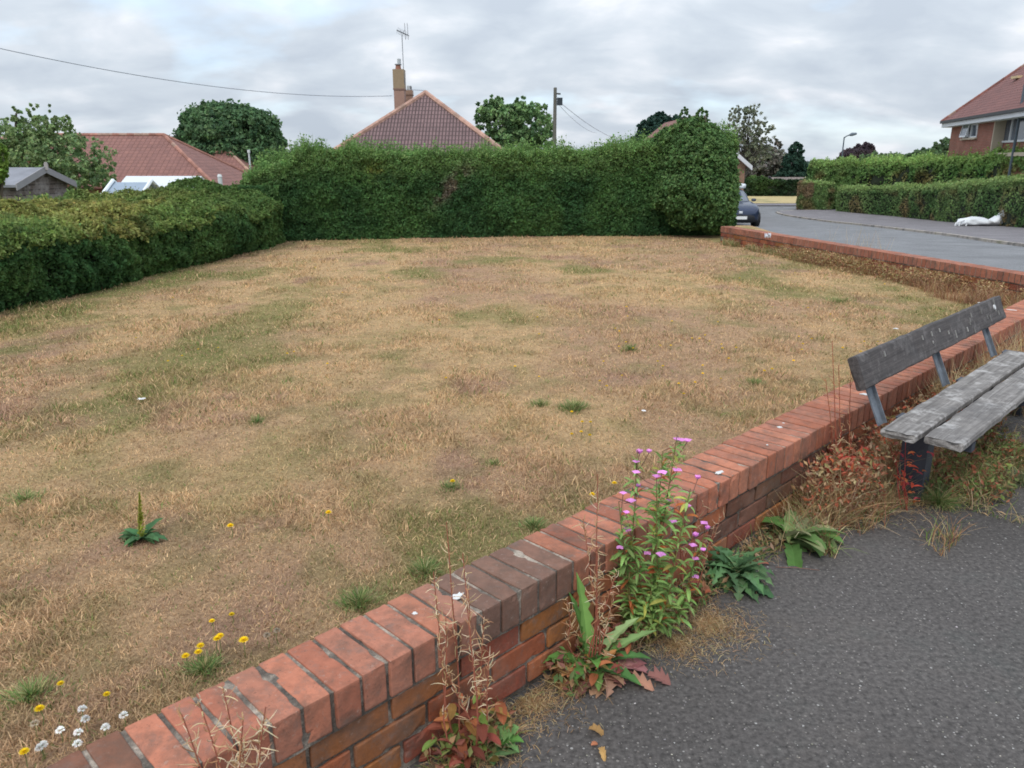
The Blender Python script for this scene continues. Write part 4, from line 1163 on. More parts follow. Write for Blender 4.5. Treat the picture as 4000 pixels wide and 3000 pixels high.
# low brown roofed building at the junction
q0 = p_at(3005, 692, 80); q1 = p_at(3250, 692, 80)
b6_ = empty('low_building', (q0[0] + 4, 80, -1.7), 'low brown roofed building with small brick gable and white vent beyond the junction', 'building')
H = House((q0[0], 77.5), (1, 0), (0, 1), 12, 5, -1.8, q0[2] - 1.0, 1.0, hip0=False, hip1=False, over=.25)
H.roof(M_ROOF_G, b6_); H.walls(M_HBRICK2, b6_)
gb = MB(); gx0 = p_at(2978, 727, 77.2); gx1 = p_at(3026, 727, 77.2); gt = p_at(3003, 694, 77.2)
gm = (gx0 + gx1) / 2; gz_ = gx0[2]
tri_uv(gb, gx0, gx1, gt, (0.26, 0.14, 0.10)); quad_uv(gb, gx0 - V3(0, 0, 2.0), gx1 - V3(0, 0, 2.0), gx1, gx0, (0.26, 0.14, 0.10))
gb.build('gable_wall', M_COL, b6_)
gb = MB()
for e_ in (gx0 + V3(-.25, -.12, -.2), gx1 + V3(.25, -.12, -.2)):
    gb.tube([e_, gt + V3(0, -.12, .12)], [.10, .10], (0.05, 0.045, 0.05), 4)
gb.build('barge_board', M_COL, b6_)
gb = MB(); gb.box(gm + V3(0, -.06, (gt[2] - gz_) * .52), (.34, .1, .36), (0.62, 0.64, 0.68)); gb.build('vent', M_COL, b6_)

# ---- two storey brick house on the right
A3 = at_y(3722, 474, 46.0); B3 = at_y(4000, 427, 36.0)
u = (B3 - A3); u[2] = 0; LUA = np.linalg.norm(u); u /= LUA; v_ = V3(-u[1], u[0], 0)
if v_[0] < 0: v_ = -v_
ZE = (A3[2] + B3[2]) / 2; 
hs = empty('brick_house', (A3[0], A3[1], -1.6), 'two storey red brick house with white fascia, open casement and recessed balcony window', 'house')
H = House(A3[:2], u[:2], v_[:2], 15.0, 8.4, -1.7, ZE, 3.9, over=.45)
# keep the eaves where the fascia is seen
H.ze = ZE + 0.45 * 3.9 / 4.2
H.roof(M_ROOF_R, hs); H.ridge(hs, (0.25, 0.105, 0.085), .10)
def on_wall(px, py, b=0.0):
    """point on the facade plane (offset b along v) seen at a pixel; returns distance along u and z"""
    r = ray(px, py); O = V3(A3[0], A3[1], 0) + v_ * b; c = V3(0, 0, CAMZ)
    t = np.dot(O - c, v_) / np.dot(r, v_); p = c + r * t
    return float(np.dot(p - O, u)), float(p[2])
wa0, wz0 = on_wall(3762, 541); wa1, wz1 = on_wall(3826, 470)
ra0, rz0 = on_wall(3874, 577)            # recess starts, floor of the recess
ZT = ZE + .32
wl = MB()
def wpan(a0, a1, z0, z1, b=0.0): quad_uv(wl, H.p(a0, b, z0), H.p(a1, b, z0), H.p(a1, b, z1), H.p(a0, b, z1))
zw1 = ZT - .16
wpan(0, wa0, -1.7, ZT); wpan(wa0, wa1, -1.7, wz0); wpan(wa0, wa1, zw1, ZT); wpan(wa1, ra0, -1.7, ZT)
wpan(ra0, 15, -1.7, rz0 - .25)
D = 0.42
q1a, q1z = on_wall(3914, 560, D)
sill_z = q1z + .02
wpan(ra0 + .12, 15, rz0 - .25, sill_z, D); 
for (a, b_), (c_, d_) in (((15, 0), (15, 8.4)), ((15, 8.4), (0, 8.4)), ((0, 8.4), (0, 0))):
    quad_uv(wl, H.p(a, b_, -1.7), H.p(c_, d_, -1.7), H.p(c_, d_, ZT), H.p(a, b_, ZT))
wl.build('wall', M_HBRICK, hs)
ck = MB(); obox(ck, A3, u, v_, ra0 - .002, ra0 + .12, -.06, D, rz0 - .26, ZT, (0.56, 0.47, 0.38)); ck.build('recess_cheek', M_CREAM, hs)
ck = MB(); obox(ck, A3, u, v_, ra0 - .15, 15, -.14, D, rz0 - .42, rz0 - .255, (0.5, 0.4, 0.33)); ck.build('balcony_slab', M_CREAM, hs)
ck = MB(); obox(ck, A3, u, v_, ra0 - .25, ra0 - .02, -.2, -.003, rz0 - .52, rz0 - .3, (0.5, 0.4, 0.33)); ck.build('corbel', M_CREAM, hs)
def window(parent, a0, a1, z0, z1, b, lights, fw=.07):
    fr = MB()
    def bar(x0, x1, y0, y1, dd=.09): obox(fr, A3, u, v_, x0, x1, b - dd / 2 - .02, b + dd / 2, y0, y1)
    bar(a0, a1, z0, z0 + fw); bar(a0, a1, z1 - fw, z1); bar(a0, a0 + fw, z0 + fw, z1 - fw); bar(a1 - fw, a1, z0 + fw, z1 - fw)
    for kind, val in lights:
        if kind == 'v': bar(val - fw * .55, val + fw * .55, z0 + fw, z1 - fw, .085)
        else: x0, x1, zz = val; bar(x0, x1, zz - fw * .5, zz + fw * .5, .08)
    o = fr.build('window_frame', M_WHITE, parent)
    g = MB(); obox(g, A3, u, v_, a0 + .02, a1 - .02, b + .01, b + .03, z0 + .02, z1 - .02); g.build('pane', M_GLASS, o)
    return o
wm = (wa0 + wa1) / 2
window(hs, wa0, wa1, wz0, zw1, 0.03, [('v', wm + .05), ('h', (wm + .05, wa1 - .07, zw1 - .5))])
# the open casement swings out, hinged at the top left light
oc = MB(); hz = zw1 - .06; lo = wz0 + .05; k_ = .2
def slant(a, z): 
    f_ = (hz - z) / (hz - lo); return H.p(a, -.04 - k_ * f_, z)
for (x0, x1, y0, y1) in ((wa0 + .04, wm, lo, lo + .08), (wa0 + .04, wm, hz - .08, hz), (wa0 + .04, wa0 + .12, lo, hz), (wm - .08, wm, lo, hz)):
    pts = [slant(x0, y0), slant(x1, y0), slant(x1, y1), slant(x0, y1)]; pts += [p + v_ * .05 for p in pts]
    oc.add(pts, np.array([[0, 1, 2, 3], [7, 6, 5, 4], [0, 4, 5, 1], [1, 5, 6, 2], [2, 6, 7, 3], [3, 7, 4, 0]]))
oc_ = oc.build('open_casement', M_WHITE, hs)
g = MB(); pts = [slant(wa0 + .1, lo + .06), slant(wm - .06, lo + .06), slant(wm - .06, hz - .06), slant(wa0 + .1, hz - .06)]; pts = [p + v_ * .02 for p in pts] + [p + v_ * .03 for p in pts]
g.add(pts, np.array([[0, 1, 2, 3], [7, 6, 5, 4]])); g.build('pane', M_GLASS, oc_)
sl = MB(); obox(sl, A3, u, v_, wa0 - .12, wa1 + .08, -.12, .05, wz0 - .09, wz0 - .005, (0.4, 0.3, 0.26)); sl.build('window_sill', M_CREAM, hs)
b_a0 = q1a
window(hs, b_a0, b_a0 + 4.2, sill_z, ZT - .04, D, [('v', b_a0 + 1.0), ('h', (b_a0 + .07, b_a0 + .95, ZT - .55)), ('v', b_a0 + 2.9)], .09)
fa = MB(); e0, e1_ = H.ev[0], H.ev[1]
def band(mb, a, b, dz0, dz1, out_=0.0, th=.04, col=(1, 1, 1)):
    a = a - v_ * out_; b = b - v_ * out_
    P_ = [a + V3(0, 0, dz0), b + V3(0, 0, dz0), b + V3(0, 0, dz1), a + V3(0, 0, dz1)]; P_ += [p + v_ * th for p in P_]
    mb.add(P_, np.array([[0, 1, 2, 3], [7, 6, 5, 4], [0, 4, 5, 1], [1, 5, 6, 2], [2, 6, 7, 3], [3, 7, 4, 0]]), col)
band(fa, e0, e1_, -.34, -.125, -.02); band(fa, e0 + v_ * .02, e1_ + v_ * .02, -.34, -.32, 0, .5); fa.build('fascia', M_WHITE, hs)
gt_ = MB(); band(gt_, e0, e1_, -.12, .02, .10, .12); gt_.build('gutter', M_DARK, hs)
rv = MB(); ra, rz = on_wall(3985, 317, 1.6); rv.box(H.p(ra, 1.55, ZE + .45 * .93 + 1.55 * .93), (.55, .55, .12), (0.60, 0.47, 0.27)); rv.build('roof_vent', M_COL, hs)

# ================================================================ poles, wires, lamps
def pole_top(px, py, Y): return at_y(px, py, Y)
tp = pole_top(2169, 342, 30)
tel = empty('telegraph_pole', (tp[0], 30, -.7), 'wooden telegraph pole with wires standing behind the tall hedge', 'pole')
pm = MB(); pm.tube([(tp[0], 30, -.8), (tp[0], 30, tp[2])], [.085, .06], (0.13, 0.125, 0.11), 9); pm.build('shaft', M_BARK, tel)
pm = MB(); pm.box((tp[0] + .17, 30, tp[2] - .48), (.2, .16, .26), (0.03, 0.04, 0.05)); pm.tube([(tp[0] - .05, 30, tp[2] - .2), (tp[0] + .2, 30, tp[2] - .22)], .03, (0.05, 0.05, 0.05), 5); pm.build('junction_box', M_COL, tel)
def wire(a, b, sag, label, r=.012, col=(0.16, 0.18, 0.21)):
    a = np.array(a, float); b = np.array(b, float); t = np.linspace(0, 1, 30)
    pts = a + (b - a) * t[:, None]; pts[:, 2] -= sag * 4 * t * (1 - t)
    mb = MB(); mb.tube(pts, r, col, 4); o = mb.build('overhead_wire', M_COL)
    return tag(o, label, 'wire', 'overhead wires')
wire(at_y(-260, 130, 24), at_y(1532, 374, 40.3), .55, 'overhead wire sloping from the left edge down to the big chimney', .011, (0.20, 0.22, 0.26))
wt = tp - V3(-.1, 0, .45)
wire(wt, at_y(2425, 545, 62), .25, 'overhead wire from the telegraph pole to the right, the steeper one', .012, (0.36, 0.38, 0.44))
wire(wt - V3(0, 0, .1), at_y(2330, 520, 50), .2, 'fainter overhead wire from the telegraph pole, the lower of the pair', .009, (0.40, 0.42, 0.48))
def lamp(px_top, py_top, py_base, px_base, Y, label, head=True, r=.055):
    t_ = at_y(px_top, py_top, Y); z0 = float(zroad(Y))
    root = empty('street_lamp', (t_[0], Y, z0), label, 'street lamp', 'street lamps')
    mb = MB(); mb.tube([(t_[0], Y, z0), (t_[0], Y, z0 + 1.4), (t_[0], Y, z0 + 1.45), (t_[0], Y, t_[2])], [r * 1.7, r * 1.6, r, r * .8], (0.09, 0.115, 0.14), 8)
    mb.build('column', M_COL, root)
    if head:
        mb = MB(); mb.tube([(t_[0], Y, t_[2] - .06), (t_[0] + .15, Y, t_[2] + .06), (t_[0] + .40, Y, t_[2] + .15)], [.04, .04, .04], (0.09, 0.115, 0.14), 6)
        mb.tube([(t_[0] + .34, Y, t_[2] + .12), (t_[0] + .50, Y, t_[2] + .17), (t_[0] + .82, Y, t_[2] + .22)], [.06, .12, .07], (0.13, 0.16, 0.19), 8)
        mb.build('lamp_head', M_COL, root)
    return root
lamp(3298, 535, 660, 3288, 56, 'slim grey street lamp with small head standing left of the purple tree')
lamp(4004, 330, 690, 3968, 36, 'dark lamp column cut by the right edge in front of the balcony window', True, .07)

# ================================================================ sheds
def shed(name, label, ridge_a, ridge_b, half, drop, zg, mat_wall, col_w, col_r, board, hue=None, over=.15, boards=True, edge=.05, finial=False):
    """ridge_a -> ridge_b world points of the ridge"""
    a = np.array(ridge_a); b = np.array(ridge_b); zr_ = (a[2] + b[2]) / 2; u_ = b - a; u_[2] = 0; LU = np.linalg.norm(u_); u_ /= LU; vv = V3(-u_[1], u_[0], 0)
    if vv[1] < 0: vv = -vv
    root = empty(name, ((a[0] + b[0]) / 2, (a[1] + b[1]) / 2, zg), label, 'shed', 'garden sheds')
    O = a - vv * half
    Hh = House(O[:2], u_[:2], vv[:2], LU, 2 * half, zg, zr_ - drop, drop, hip0=False, hip1=False, over=over)
    return root, Hh, u_, vv
M_FELT = plain('roofing_felt', (0.22, 0.225, 0.25), 0.9, nscale=3, var=.2, dark=((0.12, .12, .13), .5))
def planks_mat(name, c1, c2, h_=.12):
    m, t, b, o = new_mat(name)
    uv = nd(t, 'ShaderNodeUVMap').outputs[0]
    br = nd(t, 'ShaderNodeTexBrick'); t.links.new(uv, br.inputs['Vector']); br.inputs['Scale'].default_value = 1
    br.inputs['Brick Width'].default_value = 3.0; br.inputs['Row Height'].default_value = h_; br.inputs['Mortar Size'].default_value = .012
    br.inputs['Color1'].default_value = (*c1, 1); br.inputs['Color2'].default_value = (*c2, 1); br.inputs['Mortar'].default_value = (*[x * .3 for x in c1], 1)
    P_ = coords(t, 'Pos'); n = noise(t, P_, 3.5, 6, .7)
    c = mixc_(t, ramp_(t, n, [(.45, 0.0), (.65, .75)]), br.outputs['Color'], (0.34, 0.31, 0.30))
    t.links.new(c, b.inputs['Base Color']); b.inputs['Roughness'].default_value = .9
    return m
M_OLDWOOD = planks_mat('weathered_boards', (0.11, 0.085, 0.075), (0.15, 0.12, 0.105))
M_SHEDW = planks_mat('pale_boards', (0.42, 0.38, 0.32), (0.38, 0.35, 0.30))
ga = at_y(152, 654, 20); gb_ = ga + V3(-2.8, .3, 0)
s1, H, su, sv = shed('garden_shed', 'weathered grey wooden shed with felt roof behind the left hedge', ga, gb_, .95, .34, -.15, None, None, None, None)
H.roof(M_FELT, s1, .06); H.walls(M_OLDWOOD, s1)
bb = MB()
for e_ in (H.ev[0], H.ev[3]):
    r0 = H.r[0]; o_ = -su * .03; P_ = [e_ + o_ + V3(0, 0, .03), r0 + o_ + V3(0, 0, .03), r0 + o_ - V3(0, 0, .13), e_ + o_ - V3(0, 0, .13)]; P_ += [p + su * .03 for p in P_]
    bb.add(P_, np.array([[0, 1, 2, 3], [7, 6, 5, 4], [0, 4, 5, 1], [1, 5, 6, 2], [2, 6, 7, 3], [3, 7, 4, 0]]), (0.27, 0.26, 0.27))
bb.build('barge_board', M_COL, s1)
fi = MB(); r0 = H.r[0]; fi.box(r0 - su * .05 + V3(0, 0, .02), (.08, .05, .16), (0.36, 0.33, 0.32)); fi.box(r0 - su * .05 + V3(0, 0, .10), (.05, .045, .06), (0.40, 0.37, 0.35)); fi.build('finial', M_COL, s1)
ga = at_y(770, 687, 21.5); gb_ = at_y(510, 688, 21.5)
s2, H, su, sv = shed('garden_shed', 'pale shed with long near white roof in front of the red bungalow', ga, gb_, 1.3, .62, -.5, None, None, None, None)
M_PALER = plain('pale_roof_sheet', (0.60, 0.63, 0.64), .6, nscale=2, var=.05)
H.ov = .12; H.roof(M_PALER, s2, .05); H.walls(M_SHEDW, s2)
ga = at_y(578, 712, 18.5); gb_ = at_y(455, 712, 18.5)
s3, H, su, sv = shed('greenhouse', 'small blue grey roofed greenhouse with white edge trim beside the pale shed', ga, gb_, .95, .48, -.2, None, None, None, None)
M_BLUEG = plain('blue_grey_sheet', (0.25, 0.31, 0.38), .5, nscale=2, var=.06)
H.ov = .06; H.roof(M_BLUEG, s3, .04); H.walls(M_SHEDW, s3)
s3['category'] = 'greenhouse'
bb = MB()
for rr_, es, o_ in ((H.r[0], (H.ev[0], H.ev[3]), -su * .02), (H.r[1], (H.ev[1], H.ev[2]), su * .02)):
    bb = MB(); bb.tube([es[0] + o_ + V3(0, 0, .02), rr_ + o_ + V3(0, 0, .04), es[1] + o_ + V3(0, 0, .02)], .045, (0.72, 0.76, 0.78), 6)
    bb.build('edge_trim', M_COL, s3)
q = at_y(860, 708, 22)
wb = MB(); wb.tube([(q[0], 22, -.4), (q[0], 22, q[2] + .12)], [.06, .06], (0.55, 0.58, 0.58), 8); wb.tube([(q[0], 22, q[2] + .12), (q[0], 22, q[2] + .19)], [.075, .04], (0.6, 0.62, 0.62), 8)
tag(wb.build('white_post', M_COL), 'short white post top showing above the left hedge by the pale shed', 'post')
# ================================================================ park bench
def wood_mat(name, c1, c2, pale):
    m, t, b, o = new_mat(name)
    P_ = coords(t, 'Object')
    mp_ = nd(t, 'ShaderNodeMapping'); mp_.inputs['Rotation'].default_value = (0, 0, -R(45)); t.links.new(P_, mp_.inputs[0])
    mp2_ = nd(t, 'ShaderNodeMapping'); mp2_.inputs['Scale'].default_value = (2.2, 75, 75); t.links.new(mp_.outputs[0], mp2_.inputs[0])
    g = noise(t, mp2_.outputs[0], 1.0, 6, .7, .5)
    c = ramp_(t, g, [(.36, c1), (.64, c2)])
    f = noise(t, P_, 22, 6, .7); c = mixc_(t, 1.0, c, ramp_(t, f, [(.3, .75), (.7, 1.2)]), 'MULTIPLY')
    l_ = noise(t, P_, 11, 6, .75); c = mixc_(t, ramp_(t, l_, [(.52, 0.0), (.66, .75)]), c, pale)
    d_ = noise(t, P_, 6, 5, .6); c = mixc_(t, ramp_(t, d_, [(.5, 0.0), (.7, .55)]), c, (0.07, 0.065, 0.065))
    t.links.new(c, b.inputs['Base Color']); b.inputs['Roughness'].default_value = .85
    bump_(t, b, g, .6, .004); return m
M_SEATW = wood_mat('grey_weathered_wood', (0.125, 0.112, 0.102), (0.27, 0.25, 0.232), (0.46, 0.44, 0.42))
M_BACKW = wood_mat('dark_weathered_wood', (0.042, 0.036, 0.035), (0.095, 0.082, 0.078), (0.17, 0.155, 0.15))
bench = empty('park_bench', wp(3.9, 0.3, 0), 'weathered grey wooden bench with one dark back plank beside the brick wall', 'bench')
def plank(c0, c1, up, thick, hgt, seed, wob=.004):
    """plank from c0 to c1 (centres of the ends); hgt along up, thick across"""
    c0 = np.array(c0); c1 = np.array(c1); d = c1 - c0; Ln = np.linalg.norm(d); d /= Ln
    up = np.array(up, float); up -= d * np.dot(up, d); up /= np.linalg.norm(up); th = np.cross(d, up)
    n_ = int(Ln / .03); ts = np.linspace(0, Ln, n_)
    prof = []
    m_ = 6
    hh, tt, r = hgt / 2, thick / 2, .006
    for a in (-1, -.9, -.6, -.3, 0, .3, .6, .9, 1): prof.append((a * (hh - r), tt))
    for a in (.9, 0, -.9): prof.append((hh, a * (tt - r) / .9))
    for a in (1, .6, 0, -.6, -1): prof.append((a * (hh - r), -tt))
    for a in (-.9, 0, .9): prof.append((-hh, a * (tt - r) / .9))
    prof = np.array(prof); k = len(prof)
    v = c0 + d * ts[:, None, None] + up * prof[None, :, 0:1] + th * prof[None, :, 1:2]
    v = v.reshape(-1, 3)
    nn = (vnoise(v, 16, seed) - .5); sgn = np.tile(prof / np.linalg.norm(prof, axis=1, keepdims=True), (n_, 1))
    v += (up * sgn[:, 0:1] + th * sgn[:, 1:2]) * (nn * wob * 2)[:, None]
    endm = np.zeros((n_, k)); endm[0] = -1; endm[-1] = 1
    v += d * (endm.ravel() * (vnoise(v, 55, seed + 2) - .3) * .022)[:, None]
    i = np.arange(n_ - 1)[:, None] * k; j = np.arange(k)[None, :]; j2 = (j + 1) % k
    f = np.stack([i + j, i + k + j, i + k + j2, i + j2], -1).reshape(-1, 4)
    mb = MB(); mb.add(v, f)
    mb.f.append(np.array([list(range(k))])); mb.m.append(0); mb.f.append(np.array([list(range(n_ * k - 1, (n_ - 1) * k - 1, -1))])); mb.m.append(0)
    return mb
SZ = 0.42
up_s = DN
plank(wp(2.80, .325, SZ - .017), wp(4.74, .325, SZ - .017), DN, .034, .142, 1, .004).build('seat_plank', M_SEATW, bench, smooth=False)
plank(wp(2.83, .490, SZ - .017), wp(4.78, .490, SZ - .017), DN, .034, .146, 2, .004).build('seat_plank', M_SEATW, bench, smooth=False)
bu = DN * .06 * -1 + V3(0, 0, .14)
bk = plank(wp(2.85, .113, .617), wp(5.04, .113, .617), bu, .042, .148, 3, .003).build('back_plank', M_BACKW, bench, smooth=False)
# pale scratches and droppings down the back plank, one round disc near the far end
fn = np.cross(DR, bu / np.linalg.norm(bu)); fn = fn if np.dot(fn, DN) > 0 else -fn
bun = bu / np.linalg.norm(bu)
sc_m = MB(); rg = np.random.default_rng(5)
for k in range(18):
    tt = rg.uniform(2.95, 5.0); hh_ = rg.uniform(-.055, .05); ln = rg.uniform(.012, .045); wd_ = rg.uniform(.0025, .005)
    c = wp(tt, .113, .617) + bun * hh_ + fn * .0245
    P_ = [c - DR * wd_ - bun * ln / 2, c + DR * wd_ * .6 - bun * ln / 2, c + DR * wd_ * .8 + bun * ln / 2, c - DR * wd_ * .7 + bun * ln / 2]
    P_ = [p + fn * .001 for p in P_] + [p - fn * .004 for p in P_]
    sc_m = MB(); sc_m.add(P_, np.array([[0, 1, 2, 3], [0, 4, 5, 1], [1, 5, 6, 2], [2, 6, 7, 3], [3, 7, 4, 0]]), np.array([.34, .33, .31]) * rg.uniform(.5, 1.1)); sc_m.build('pale_mark', M_COL, bk)
dm = MB(); c = wp(4.86, .113, .617) + bun * .02 + fn * .022
dm.tube([c, c + fn * .006], [.016, .015], (0.62, 0.62, 0.62), 12); dm.build('disc', M_COL, bk)
M_POST = plain('dark_post', (0.035, 0.042, 0.058), .55, .5, 0, 9, .4, dark=((0.12, .13, .15), .4))
for k, (t_, ) in enumerate([(2.99,), (3.86,), (4.74,)]):
    mb = MB()
    a = wp(t_, .150, .36); b = wp(t_, .1, .66) - fn * .0
    a = wp(t_ + .005, .19, .37); b = wp(t_, .085, .60)
    d = (b - a); d /= np.linalg.norm(d); w_ = DR; th = np.cross(d, w_)
    for (o_, wd_, tk) in ((0.0, .062, .007), (.0, .007, .036)):
        off = DR * (.024 if wd_ < .01 else 0) - (th * .0)
        c = (a + b) / 2 + off; L_ = np.linalg.norm(b - a)
        mb.box(c, (wd_, tk, L_), ax=[w_, th, d])
    q = mb.build('back_support', M_GREYMET, bench)
    cb = MB(); cb.box(wp(t_, .40, SZ - .055), (.05, .32, .038), ax=[DR, DN, V3(0, 0, 1)]); cb.build('cross_bar', M_POST, bench)
    lg = MB(); lt = t_ + .19
    pr = [(.055, 0.0), (.055, .27), (.075, .33), (.10, .375)]
    vs = []
    for (hw_, z) in pr:
        for (sx, sy) in ((-1, -1), (1, -1), (1, 1), (-1, 1)): vs.append(wp(lt + sx * .045, .30 + sy * hw_, z))
    f = [[4 * i + j, 4 * i + (j + 1) % 4, 4 * i + 4 + (j + 1) % 4, 4 * i + 4 + j] for i in range(3) for j in range(4)] + [[12, 13, 14, 15]]
    lg.add(vs, np.array(f)); lg.build('leg', M_POST, bench)

# ================================================================ car parked at the road bend
def loft(mb, secs, col):
    """secs: list of rings of equal length"""
    k = len(secs[0]); n_ = len(secs); v = np.concatenate([np.array(s_) for s_ in secs])
    i = np.arange(n_ - 1)[:, None] * k; j = np.arange(k)[None, :]; j2 = (j + 1) % k
    mb.add(v, np.stack([i + j, i + j2, i + k + j2, i + k + j], -1).reshape(-1, 4), col)
    n0 = mb.n - len(v)
    mb.f.append(np.array([list(range(n0 + k - 1, n0 - 1, -1))])); mb.m.append(0)
    mb.f.append(np.array([list(range(n0 + (n_ - 1) * k, n0 + n_ * k))])); mb.m.append(0)
def superring(y, w_, z0, z1, k=20, e=.35):
    th = np.linspace(0, 2 * math.pi, k, endpoint=False) + .01
    c = np.sign(np.cos(th)) * np.abs(np.cos(th)) ** e * w_; s_ = np.sign(np.sin(th)) * np.abs(np.sin(th)) ** e
    return [(a, y, (z0 + z1) / 2 + b * (z1 - z0) / 2) for a, b in zip(c, s_)]
car_p = on_z(2893, 864, float(zroad(34.8)))
CY = 34.8; car_x = at_y(2893, 700, CY)[0]; cz = float(zroad(CY + 1.5))
car = empty('parked_car', (car_x, CY, cz), 'dark blue hatchback facing the camera, half hidden by the bushy tree', 'car')
M_PAINT = plain('dark_blue_paint', (0.022, 0.034, 0.07), .22, .8, .3, 3, .05)
def cbuild(mb, name, mat, par=car, smooth=True):
    # local coordinates: nose at y=0, body towards +y
    for i in range(len(mb.v)):
        mb.v[i] = mb.v[i] + np.array([car_x, CY, cz])
    return mb.build(name, mat, par, smooth=smooth)
mb = MB(); loft(mb, [superring(0.00, .62, .30, .62), superring(.10, .76, .22, .76), superring(.35, .84, .18, .86), superring(.9, .87, .17, .96), superring(1.3, .88, .17, 1.0), superring(2.4, .88, .17, 1.0), superring(3.4, .87, .18, 1.0), superring(3.85, .80, .3, .95)], (1, 1, 1)); bd = cbuild(mb, 'body', M_PAINT)
mb = MB(); loft(mb, [superring(1.10, .66, .90, .98, e=.6), superring(1.62, .66, .9, 1.32, e=.5), superring(1.85, .63, .9, 1.43, e=.5), superring(2.9, .62, .9, 1.45, e=.5), superring(3.5, .60, .9, 1.30, e=.5), superring(3.75, .6, .9, 1.0, e=.6)], (1, 1, 1)); cbuild(mb, 'cabin', M_PAINT)
mb = MB(); mb.add([(-.60, 1.10, .985), (.60, 1.10, .985), (.52, 1.74, 1.385), (-.52, 1.74, 1.385), (-.58, 1.16, .965), (.58, 1.16, .965), (.5, 1.8, 1.365), (-.5, 1.8, 1.365)], np.array([[0, 1, 2, 3], [7, 6, 5, 4], [0, 4, 5, 1], [1, 5, 6, 2], [2, 6, 7, 3], [3, 7, 4, 0]])); cbuild(mb, 'windscreen', M_GLASS, smooth=False)
for sx in (-1, 1):
    mb = MB(); loft(mb, [superring(.10, .02, .62, .66), superring(.13, .12, .58, .72, e=.7), superring(.40, .10, .64, .80, e=.7)], (0.62, 0.66, 0.70)); [None]
    mb.v = [v_ + np.array([sx * .60, -.03, 0.0]) for v_ in mb.v]; cbuild(mb, 'headlight', M_COL)
    mb = MB(); mb.tube([(sx * .80 - .11, .62, .31), (sx * .80 + .11, .62, .31)], .31, (0.025, 0.025, 0.027), 18); wh = cbuild(mb, 'wheel', M_COL)
    mb = MB(); mb.tube([(sx * .915, .62, .31), (sx * .925, .62, .31)], .19, (0.32, 0.33, 0.35), 14); cbuild(mb, 'rim', M_COL, wh)
    mb = MB(); loft(mb, [superring(1.22, .03, 1.0, 1.04), superring(1.26, .10, .98, 1.10, e=.7), superring(1.33, .08, 1.0, 1.08, e=.7)], (0.05, 0.06, 0.09)); mb.v = [v_ + np.array([sx * .86, 0, -.02]) for v_ in mb.v]; cbuild(mb, 'wing_mirror', M_COL)
mb = MB(); loft(mb, [superring(-.02, .55, .22, .50, e=.5), superring(.06, .70, .2, .56, e=.5)], (0.012, 0.013, 0.016)); cbuild(mb, 'grille', M_COL)
mb = MB(); mb.box((0, -.035, .40), (.52, .02, .115), (0.72, 0.72, 0.70)); pl = cbuild(mb, 'number_plate', M_COL, smooth=False)
mb = MB(); mb.box((0, -.03, .60), (.14, .03, .10), (0.6, 0.62, 0.64)); cbuild(mb, 'badge', M_COL)
mb = MB(); loft(mb, [superring(1.75, .50, 1.46, 1.56, e=.4), superring(1.80, .66, 1.44, 1.64, e=.3), superring(3.0, .66, 1.44, 1.64, e=.3), superring(3.1, .55, 1.46, 1.58, e=.4)], (0.66, 0.70, 0.72)); cbuild(mb, 'roof_box', M_COL)

car.location.x += .12; car.scale = (1.12, 1.12, 1.14)

# ================================================================ white builder's bag on the far pavement
bc = on_z(3838, 880, -1.05); 
def zr_pt(px, py):
    r = ray(px, py)
    for y_ in np.arange(15, 60, .02):
        if CAMZ + r[2] * y_ / r[1] < float(zroad(y_)) + .07: return V3(r[0] / r[1] * y_, y_, float(zroad(y_)) + .07)
L0 = zr_pt(3742, 878); L1 = zr_pt(3940, 876); L1 = L1 * 1.0
bl = (L1 - L0); bl[1] = 0; bl[2] = 0; BL = np.linalg.norm(bl); bu_ = bl / BL
mid = (L0 + L1) / 2; by = min(L0[1], L1[1]) - 1.6
L0 = at_y(3736, 878, by); L1 = at_y(3945, 876, by); mid = (L0 + L1) / 2; BL = L1[0] - L0[0]
# gentle loft: flat body, pinched neck, puffed end
ss = np.linspace(0, 1, 26); secs = []
for s_ in ss:
    hgt = np.interp(s_, [0, .08, .25, .5, .64, .72, .85, .95, 1], [.06, .22, .27, .25, .17, .24, .42, .46, .20]) * BL / 2.1 * 1.25
    wdt = np.interp(s_, [0, .1, .5, .65, .85, 1], [.2, .38, .40, .24, .3, .10]) * BL / 2.1
    zb = np.interp(s_, [0, .6, .8, 1], [0, 0, .02, .12]) * BL / 2.1
    x_ = L0[0] + BL * (.08 + .92 * s_); zz = float(zroad(by)) + .07
    ring = []
    for th in np.linspace(0, 2 * math.pi, 22, endpoint=False):
        cc, s2 = math.cos(th), math.sin(th)
        rr = 1 + .10 * math.sin(th * 3 + s_ * 9) + .07 * math.sin(th * 5 - s_ * 21)
        ring.append((x_ + .02 * math.sin(th * 4 + s_ * 14), by + .2 + wdt * cc * rr, zz + zb + hgt / 2 + hgt / 2 * np.sign(s2) * abs(s2) ** .8 * (rr if s2 > 0 else 1)))
    secs.append(ring)
bag = empty('rubble_bag', (mid[0], by, float(zroad(by)) + .07), 'white woven builders bag slumped on the far pavement against the hedge', 'bag')
mb = MB(); loft(mb, secs, (0.70, 0.72, 0.74)); mb.build('sack', M_COL, bag, smooth=True)
